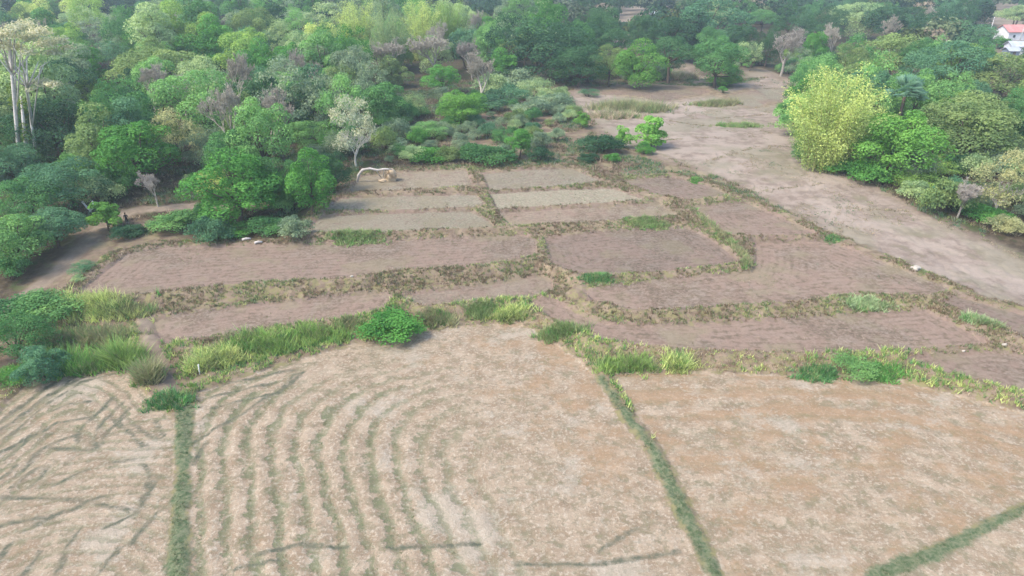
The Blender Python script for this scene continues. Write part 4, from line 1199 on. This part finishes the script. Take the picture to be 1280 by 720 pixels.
def grass_clumps():
    """tussocks one can tell apart"""
    spec = [(462, 408, 30, 18, 'yellow', .5, 'small yellow-green tussock touching the bright bank bush on its left'), (637, 385, 54, 22, 'yellow', .6, 'yellow tussock on the bank at the top of the middle straw field'),
            (545, 393, 54, 18, 'gold', .5, 'dull yellow tussock right of the bright bank bush'), (600, 385, 40, 16, 'olive', .5, 'olive tussock left of the yellow one at the top of the middle straw field'),
            (782, 449, 70, 24, 'lime', .3, 'yellow-green tussock at the corner between the two big straw fields'), (850, 449, 40, 22, 'yellow', .3, 'yellow tussock on the bank above the left end of the right straw field'),
            (1105, 460, 50, 18, 'green', .3, 'green tussock right of the light green bank bush'), (1020, 462, 60, 15, 'mid', .2, 'low dark green tussock left of the light green bank bush'), (700, 410, 60, 18, 'olive', .5, 'olive tussock on the curved end of the bank by the middle straw field'),
            (110, 386, 130, 26, 'yellow', .8, 'long yellow-green tussock at the left end of the grassy bank'), (168, 388, 56, 18, 'gold', .9, 'dry yellow tussock beside the small earth gully'),
            (110, 414, 110, 30, 'gold', .4, 'yellow-tipped tussock in front of the long yellow-green one'), (187, 460, 30, 40, 'gold', .2, 'straw-coloured upright tussock at the corner of the left straw field'), (212, 496, 60, 18, 'mid', .1, 'dark green low tussock where the gully meets the green strip'),
            (88, 444, 84, 44, 'bright', .3, 'bright green grassy thicket bordering the left straw field'), (148, 438, 62, 42, 'lime', .3, 'vivid green grassy thicket at the right end of the lower left scrub'),
            (335, 424, 90, 26, 'lime', .4, 'long fresh green tussock in the middle of the lush bank'), (275, 440, 60, 24, 'yellow', .35, 'yellow-green tussock near the left end of the lush bank'), (400, 414, 70, 22, 'lime', .4, 'lime tussock right of the bright green one in the lush bank'), (252, 448, 34, 26, 'yellow', .3, 'yellow tussock at the left end of the lush bank beside the gully'),
            (435, 405, 40, 14, 'gold', .5, 'straw tussock at the top of the lush bank left of the bright bush'), (1085, 378, 60, 14, 'pale', 1.1, 'pale green tall tussock on the bank at the right end of the L-shaped terrace'),
            (1226, 400, 46, 16, 'pale', 1.0, 'pale green tussock strip beside the narrow terrace at the right edge'),
            (912, 310, 66, 11, 'gold', 1.7, 'curved line of yellow grass running down the bund in the middle right'),
            (1042, 297, 18, 7, 'mid', 1.6, 'small dark green tuft at the corner of the small brown terrace'),
            (870, 225, 16, 5, 'green', 2.9, 'tiny green tuft on the edge of the upper small terrace'),
            (445, 296, 90, 9, 'olive', 2.1, 'green grass tuft row on the bank right of the front wood corner'),
            (810, 278, 60, 8, 'olive', 2.2, 'green tuft row at the right end of the upper terrace bank'),
            (745, 349, 40, 8, 'mid', 1.6, 'dark green tuft at the left end of the L-shaped terrace'),
            (790, 128, 100, 22, 'gold', 3.4, 'straw-coloured dry grass patch behind the lone bright young tree'),
            (770, 140, 70, 16, 'tan', 3.4, 'tan dry grass patch in front of the straw-coloured one'),
            (895, 125, 60, 14, 'gold', 3.4, 'dry yellow grass patch below the solitary rounded tree'),
            (850, 92, 44, 16, 'tan', 3.4, 'tan grass hummock between the bright back-row tree and the solitary tree'),
            (925, 155, 60, 8, 'olive', 3.2, 'olive grass patch in the middle of the open ground')]
    for cx, cy, w, hh, c, g, l in spec:
        p = at(cx, cy + hh * .35, g); sc = depth_of(p) / F
        W = w * sc * .5; n = int(60 + W * 90)
        lx = RS.normal(size=n) * W * .42; ly = RS.normal(size=n) * max(.45, W * .16)
        if cx == 912:
            Q = np.array([at(a, b, 1.9) for a, b in [(862, 262), (884, 284), (904, 300), (922, 314), (935, 326), (931, 333)]])
            f = np.sort(RS.rand(n)) * (len(Q) - 1.001); i0 = f.astype(int); ff = (f - i0)[:, None]
            q = Q[i0] * (1 - ff) + Q[i0 + 1] * ff
            lx = q[:, 0] - p[0] + RS.normal(size=n) * .28; ly = q[:, 1] - p[1] + RS.normal(size=n) * .28
        if cx == 1226: ly = -lx * .45 + RS.normal(size=n) * .35
        z = np.array(terrain(p[0] + lx, p[1] + ly))
        z0 = gz(p[0], p[1])
        h = np.full(n, max(hh * sc * .52, .35)) * RS.uniform(.45, 1.15, n) * (.55 + .8 * vnoise(lx / 1.2, ly / 1.2, int(cx) + 3))
        V, C = blades(lx, ly, z - z0, h, palette(n, [c, 'olive', 'gold', 'green'], [5, 1.0, 1, .8]) * 1.45 * (.8 + .45 * vnoise(lx / .8 + 7, ly / .8, int(cx)))[:, None], 12, .38, .10, .75)
        me = mesh_np('grass_tussock', V, np.arange(len(V)).reshape(-1, 3), GRASS, False, {'Col': C})
        o = link('grass_tussock', me); o.location = (float(p[0]), float(p[1]), z0)
        tag(o, l, 'tussock')

# ------------------------------------------------------------------ small things
def rock_mesh(name, r, mat, flat=.7):
    import bmesh
    bm = bmesh.new()
    bmesh.ops.create_icosphere(bm, subdivisions=3, radius=1)
    s = RS.rand() * 50
    for v in bm.verts:
        n = v.co.normalized()
        k = 1 + .28 * math.sin(n.x * 3.1 + s) * math.cos(n.y * 2.7 + s) + .14 * math.sin(n.z * 7 + n.x * 5 + s)
        v.co = Vector((n.x * r[0] * k, n.y * r[1] * k, n.z * r[2] * k * flat))
    me = bpy.data.meshes.new(name); bm.to_mesh(me); bm.free(); me.materials.append(mat)
    for p in me.polygons: p.use_smooth = True
    return me

def small_things():
    stone = simple_mat('pale_stone', (.33, .30, .25), (.44, .40, .34), 3)
    for px, py, w, g, l in [(1145, 333, 12, 2.0, 'pale round boulder on the bund beside the open ground'), (1256, 430, 6, 1.0, 'small pale stone on the bund at the right edge'),
                            (1205, 437, 4, .9, 'tiny pale stone on the lowest terrace edge'), (440, 349, 4, 1.9, 'tiny pale stone on the lower edge of the largest terrace')]:
        p = at(px, py, g); r = w * depth_of(p) / F * .5
        o = link('boulder', rock_mesh('boulder', (r, r * .8, r * .85), stone)); o.location = (p[0], p[1], gz(p[0], p[1]) + r * .3)
        tag(o, l, 'boulder')
    logm = simple_mat('bleached_wood', (.33, .30, .27), (.52, .49, .46), 2)
    # bent bleached trunk and straw heap at the wood edge
    p = at(446, 228, 3.2); sc = depth_of(p) / F; z0 = gz(p[0], p[1])
    mb = MB()
    P = [(446, 231), (449, 222), (455, 215), (464, 213.5), (473, 216), (482, 214), (492, 214.5)]
    pts = [((a - 446) * sc, .15 * math.sin(i * 2.0), (231 - b) * sc + (.05 if i else -.15)) for i, (a, b) in enumerate(P)]
    mb.tube(pts, [.22, .21, .2, .19, .18, .15, .08], 8)
    mb.tube([pts[3], (pts[3][0] + .7, .9, pts[3][2] - .5), (pts[3][0] + 1.3, 1.8, .1)], [.12, .1, .06], 6)
    mb.tube([pts[5], (pts[5][0] - .3, .6, pts[5][2] - .7), (pts[5][0] - .4, .9, -.1)], [.1, .08, .06], 6)
    o = mb.build('fallen_trunk', logm, None, True); o.location = (p[0], p[1], z0)
    tag(o, 'bleached bent trunk arching low along the edge of the left wood', 'dead trunk')
    q = at(489, 226, 3.2); sc = depth_of(q) / F
    # straw heap: a ragged mound with loose straw on it
    r = tag(empty('straw_heap', (q[0], q[1], gz(q[0], q[1]))), 'small tan straw heap at the end of the bleached bent trunk', 'straw heap')
    strawm = simple_mat('straw', (.34, .26, .17), (.46, .37, .26), 6)
    mm = rock_mesh('mound', (.85, .8, 1.15), strawm, 1.0); a = link('mound', mm, r); a.location = (0, 0, .55)
    mm = rock_mesh('spill', (1.0, .6, .35), strawm, 1.0); a = link('spill', mm, r); a.location = (-1.0, -.2, .15)
    n = 500; d = RS.normal(size=(n, 3)); d /= np.linalg.norm(d, axis=1, keepdims=True); d[:, 2] = np.abs(d[:, 2])
    V, C = blades(d[:, 0] * .85, d[:, 1] * .8, .5 + d[:, 2] * 1.1, np.full(n, .25), np.tile([.44, .35, .24], (n, 1)), 2, .05, .05, 1.6)
    link('loose_straw', mesh_np('loose_straw', V, np.arange(len(V)).reshape(-1, 3), GRASS, False, {'Col': C}), r)['kind'] = 'stuff'
    # pale logs on the edge of the largest terrace
    for x0, x1, yy, l in [(303, 314, 301, 'pale short log at the front edge of the left wood, left one'), (358, 366, 293, 'pale short log at the front edge of the left wood, right one'), (318, 328, 304, 'thin pale stick lying on the upper edge of the largest terrace')]:
        a, b = at(x0, yy, 2.2), at(x1, yy - 1, 2.2); z = gz(*((a + b) / 2)[:2])
        mb = MB(); L = (b - a)[:2]
        mb.tube([(0, 0, .1), (L[0] * .5, L[1] * .5, .22), (L[0], L[1], .12)], [.17, .16, .12], 7)
        o = mb.build('log', logm, None, True); o.location = (a[0], a[1], z + .03); tag(o, l, 'log')
    # white post at the gully
    p = at(249, 464, .3); mb = MB()
    mb.tube([(0, 0, -.3), (.02, 0, .5), (.05, .02, 1.0)], [.07, .065, .055], 7)
    mb.tube([(.05, .02, .97), (.05, .02, 1.03)], [.075, .075], 7)
    o = mb.build('post', simple_mat('whitewash', (.62, .62, .60), (.75, .75, .73), 4), None, True); o.location = (p[0], p[1], gz(p[0], p[1]))
    tag(o, 'short white post in the grass beside the earth gully', 'post')
    # forked white branch by the track
    p = at(112, 262, 2.8); sc = depth_of(p) / F; mb = MB()
    X = lambda a, b: ((a - 112) * sc, 0.1, (262 - b) * sc)
    mb.tube([X(112, 264), X(112, 258), X(109, 255), X(107, 251), X(105, 247)], [.16, .15, .15, .12, .17], 7)
    mb.tube([X(111, 259), X(115, 257), X(118, 252), X(118, 246)], [.13, .13, .12, .08], 7)
    o = mb.build('forked_branch', simple_mat('white_bark', (.60, .58, .56), (.76, .75, .73), 3), None, True); o.location = (p[0], p[1], gz(p[0], p[1]))
    tag(o, 'white forked dead branch standing behind the bright bush by the track', 'dead branch')

def person():
    p = at(157.5, 273, 2.9)
    zg = gz(p[0], p[1])
    J = {'pelvis': (0, 0, .92), 'waist': (0, .01, 1.08), 'chest': (0, .01, 1.32), 'neck': (0, .01, 1.48), 'neck2': (0, -.005, 1.54), 'head': (0, -.015, 1.62), 'crown': (0, -.01, 1.72)}
    edges = [('pelvis', 'waist'), ('waist', 'chest'), ('chest', 'neck'), ('neck', 'neck2'), ('neck2', 'head'), ('head', 'crown')]
    R = {'pelvis': (.16, .12), 'waist': (.145, .105), 'chest': (.17, .12), 'neck': (.075, .07), 'neck2': (.055, .055), 'head': (.085, .10), 'crown': (.06, .065)}
    for s, n in ((-1, 'l'), (1, 'r')):
        pts = [('hip' + n, (s * .09, 0, .86), .095), ('knee' + n, (s * .10, -.02 - .03 * s, .48), .062), ('ankle' + n, (s * .11, .02 - .04 * s, .09), .042), ('toe' + n, (s * .13, -.14 - .04 * s, .04), .035)]
        pr = 'pelvis'
        for k, c, r in pts: J[k] = c; R[k] = (r, r); edges.append((pr, k)); pr = k
        pts = [('shoulder' + n, (s * .19, .01, 1.42), .065), ('elbow' + n, (s * .26, .04, 1.14), .045), ('wrist' + n, (s * .25, -.08, .93), .03), ('palm' + n, (s * .245, -.11, .87), .034)]
        pr = 'chest'
        for k, c, r in pts: J[k] = c; R[k] = (r, r); edges.append((pr, k)); pr = k
        for q in range(4):
            k = 'fing%s%d' % (n, q); J[k] = (s * (.235 + .004 * q), -.135 + .022 * q, .79 + .006 * abs(q - 1)); R[k] = (.009, .009); edges.append(('palm' + n, k))
        k = 'thumb' + n; J[k] = (s * .215, -.15, .84); R[k] = (.01, .01); edges.append(('palm' + n, k))
    names = list(J)
    me = bpy.data.meshes.new('person')
    me.from_pydata([J[k] for k in names], [(names.index(a), names.index(b)) for a, b in edges], [])
    o = link('person', me)
    o.modifiers.new('skin', 'SKIN'); sub = o.modifiers.new('smooth', 'SUBSURF'); sub.levels = sub.render_levels = 1
    for i, k in enumerate(names):
        me.skin_vertices[0].data[i].radius = R[k]
        me.skin_vertices[0].data[i].use_root = (k == 'pelvis')
    dg = bpy.context.evaluated_depsgraph_get()
    m2 = bpy.data.meshes.new_from_object(o.evaluated_get(dg))
    bpy.data.objects.remove(o)
    m2.name = 'person'
    skin = simple_mat('skin', (.20, .11, .07), (.24, .14, .09), 8); cloth = simple_mat('dark_cloth', (.012, .012, .016), (.022, .022, .028), 9); trous = simple_mat('pale_trousers', (.42, .40, .38), (.5, .48, .46), 9)
    m2.materials.clear()
    for m in (skin, cloth, trous): m2.materials.append(m)
    for f in m2.polygons:
        c = f.center
        f.use_smooth = True
        f.material_index = 2 if c.z < .42 else (0 if c.z > 1.49 or (c.z < 1.0 and abs(c.x) > .2) else 1)
    o = link('person', m2)
    o.location = (p[0], p[1], zg + .0); o.rotation_euler = (0, 0, .5)
    tag(o, 'person in dark clothes with pale lower legs standing on the dirt track', 'person')
    mb = MB()      # hair: a cap over the back and top of the head
    for a in np.linspace(0, PI * 2, 12)[:-1]: pass
    hm = rock_mesh('hair', (.098, .112, .10), simple_mat('black_hair', (.01, .009, .008), (.02, .018, .016), 20), 1.0)
    h = link('hair', hm, o); h.location = (0, .012, 1.68)

def houses():
    wall = simple_mat('whitewashed_wall', (.55, .55, .56), (.68, .68, .69), .8); roofp = simple_mat('faded_red_roof', (.42, .17, .16), (.52, .25, .23), .7)
    zinc = simple_mat('zinc_roof', (.30, .33, .37), (.42, .45, .49), .6); dk = simple_mat('dark_opening', (.03, .035, .04), (.05, .055, .06), 1); blue = simple_mat('blue_grey_wall', (.18, .22, .28), (.24, .28, .34), .8)
    wood = simple_mat('brown_boards', (.10, .075, .06), (.16, .12, .10), 1.2)
    def house(px, py, w, d, hw, hr, label, mw, mr, rz=0.0, nwin=3, name='house'):
        p = at(px, py, 3.4)
        r = tag(empty(name, (p[0], p[1], gz(p[0], p[1])), rz), label, 'house' if name == 'house' else name)
        a = MB(); a.box(-w / 2, w / 2, -d / 2, d / 2, -.4, hw)
        a.add([(-w / 2, -d / 2, hw), (-w / 2, d / 2, hw), (-w / 2, 0, hw + hr * .96)], [(0, 1, 2)]); a.add([(w / 2, -d / 2, hw), (w / 2, d / 2, hw), (w / 2, 0, hw + hr * .96)], [(2, 1, 0)])
        a.build('wall', mw, r)
        b = MB(); e = .55
        for s in (-1, 1):
            y0 = s * (d / 2 + e); z0 = hw - e * hr / (d / 2)
            b.add([(-w / 2 - e, y0, z0), (w / 2 + e, y0, z0), (w / 2 + e, 0, hw + hr), (-w / 2 - e, 0, hw + hr), (-w / 2 - e, y0, z0 + .14), (w / 2 + e, y0, z0 + .14), (w / 2 + e, 0, hw + hr + .14), (-w / 2 - e, 0, hw + hr + .14)],
                  [(0, 1, 2, 3), (7, 6, 5, 4), (0, 4, 5, 1), (1, 5, 6, 2), (3, 7, 4, 0)])
        b.build('roof', mr, r)
        for k in range(nwin):
            x = -w / 2 + w * (k + .5) / nwin
            c = MB()
            if k == nwin // 2:
                c.box(x - .5, x + .5, -d / 2 - .06, -d / 2 - .005, 0, 2.1); c.build('door', wood, r)
            else:
                c.box(x - .6, x + .6, -d / 2 - .05, -d / 2 - .005, 1.0, 2.2); f = c.build('window', wall, r)
                g = MB(); g.box(x - .5, x + .5, -d / 2 - .07, -d / 2 - .055, 1.08, 2.12); g.build('pane', dk, f)
        return r
    house(1272, 49, 16, 8, 3.4, 2.2, 'white house with a faded pink-red gable roof at the top right', wall, roofp, .1)
    house(1276, 67, 9.5, 6, 3.0, 1.3, 'lower white walled building in front of the pink-roofed house', wall, zinc, -.15)
    house(1262, 70, 3.5, 4, 2.2, .8, 'small blue-grey shed beside the lower white building', blue, zinc, 0, 1, 'shed')
    house(1224, 66, 7, 4, 2.0, .8, 'dark brown open shed under the teal trees near the house', wood, wood, .1, 2, 'shed')
    house(820, 23, 5.5, 4.5, 2.2, 1.0, 'tiny pale zinc-roofed hut at the back of the far field', blue, zinc, .1, 3)
    pole = simple_mat('pole_concrete', (.50, .50, .49), (.62, .62, .61), 2); dark = simple_mat('insulator', (.08, .08, .09), (.12, .12, .13), 2)
    for px, py, h, lx, l in [(1274, 52, 9.5, .7, 'tall pale leaning utility pole beside the pink-roofed house'), (1236, 46, 8, 0, 'short pale utility pole behind the teal flat crown')]:
        p = at(px, py, 3.4)
        r = tag(empty('utility_pole', (p[0], p[1], gz(p[0], p[1]))), l, 'pole')
        a = MB(); a.tube([(0, 0, -.5), (lx * .5, 0, h * .5), (lx, 0, h)], [.2, .17, .13], 8); a.build('post', pole, r, True)
        a = MB(); a.box(lx - .8, lx + .8, -.22, -.10, h - .8, h - .66); a.build('crossarm', dark, r)
        for k in (-.7, 0, .7):
            a = MB(); a.tube([(lx + k, -.16, h - .67), (lx + k, -.16, h - .45)], [.07, .05], 6); a.build('insulator', dark, r)
    for a, b, w_ in ((1262, 44, 60), (1264, 62, 50)):
        SEEN.append((a, b, w_, 26, at(a, b + 10, 3.4)[1]))
    for a, b in ((1272, 50), (1274, 67), (1224, 66)):
        p = at(a, b, 3.4); LIMITS.append((p[0], p[1], 11))

# ------------------------------------------------------------------ camera, light, air
def camera_light():
    cd = bpy.data.cameras.new('camera'); cam = bpy.data.objects.new('camera', cd); COL.objects.link(cam)
    cam.location = (0, 0, CAM_H); cam.rotation_euler = (PI / 2 - PITCH, 0, 0)
    cd.sensor_fit = 'HORIZONTAL'; cd.sensor_width = 36; cd.lens = 36 * F / 1280
    cd.clip_start = .5; cd.clip_end = 9000
    SC.camera = cam
    el, az = math.radians(52), math.radians(-118)      # azimuth from +Y towards +X
    w = bpy.data.worlds.new('World'); SC.world = w; w.use_nodes = True
    nt = w.node_tree; bg = nt.nodes['Background']
    sky = nt.nodes.new('ShaderNodeTexSky'); sky.sky_type = 'NISHITA'; sky.sun_disc = False
    sky.sun_elevation = el; sky.sun_rotation = az; sky.air_density = 1.0; sky.dust_density = 2.2; sky.ozone_density = 1.0
    nt.links.new(sky.outputs[0], bg.inputs[0]); bg.inputs[1].default_value = .15
    sd = bpy.data.lights.new('sun', 'SUN'); sd.energy = 1.5; sd.angle = math.radians(14); sd.color = (1, .90, .76)
    s = bpy.data.objects.new('sun', sd); COL.objects.link(s)
    d = Vector((math.sin(az) * math.cos(el), math.cos(az) * math.cos(el), math.sin(el)))
    s.rotation_euler = d.to_track_quat('Z', 'Y').to_euler(); s.location = d * 200
    vs = SC.view_settings
    vs.view_transform = 'Standard'; vs.look = 'None'; vs.exposure = 1.46; vs.gamma = 1; vs.use_curve_mapping = False
    SC.render.engine = 'CYCLES'
    cy = SC.cycles
    cy.max_bounces = 6; cy.diffuse_bounces = 3; cy.transmission_bounces = 3; cy.transparent_max_bounces = 6; cy.volume_bounces = 1
    cy.use_denoising = True

def haze():
    mb = MB(); mb.box(-4200, 4200, -420, 5200, -3, 62)
    t = NT('air')
    v = t.n('ShaderNodeVolumePrincipled')
    v.inputs['Color'].default_value = (.74, .89, 1, 1); v.inputs['Density'].default_value = HAZE; v.inputs['Anisotropy'].default_value = .2
    t.t.links.new(v.outputs[0], t.out.inputs['Volume'])
    tag(mb.build('haze', t.m), 'thin bluish haze in the air towards the far wood', 'haze', None, 'stuff')

HAZE = .00035
camera_light()
build_ground()
houses()
tall_pale_tree()
plant_features()
n0 = len(PLANTS)
woods()
far_wood()
grasses()
grass_clumps()
small_things()
person()
if HAZE: haze()
print('plants', n0, len(PLANTS))
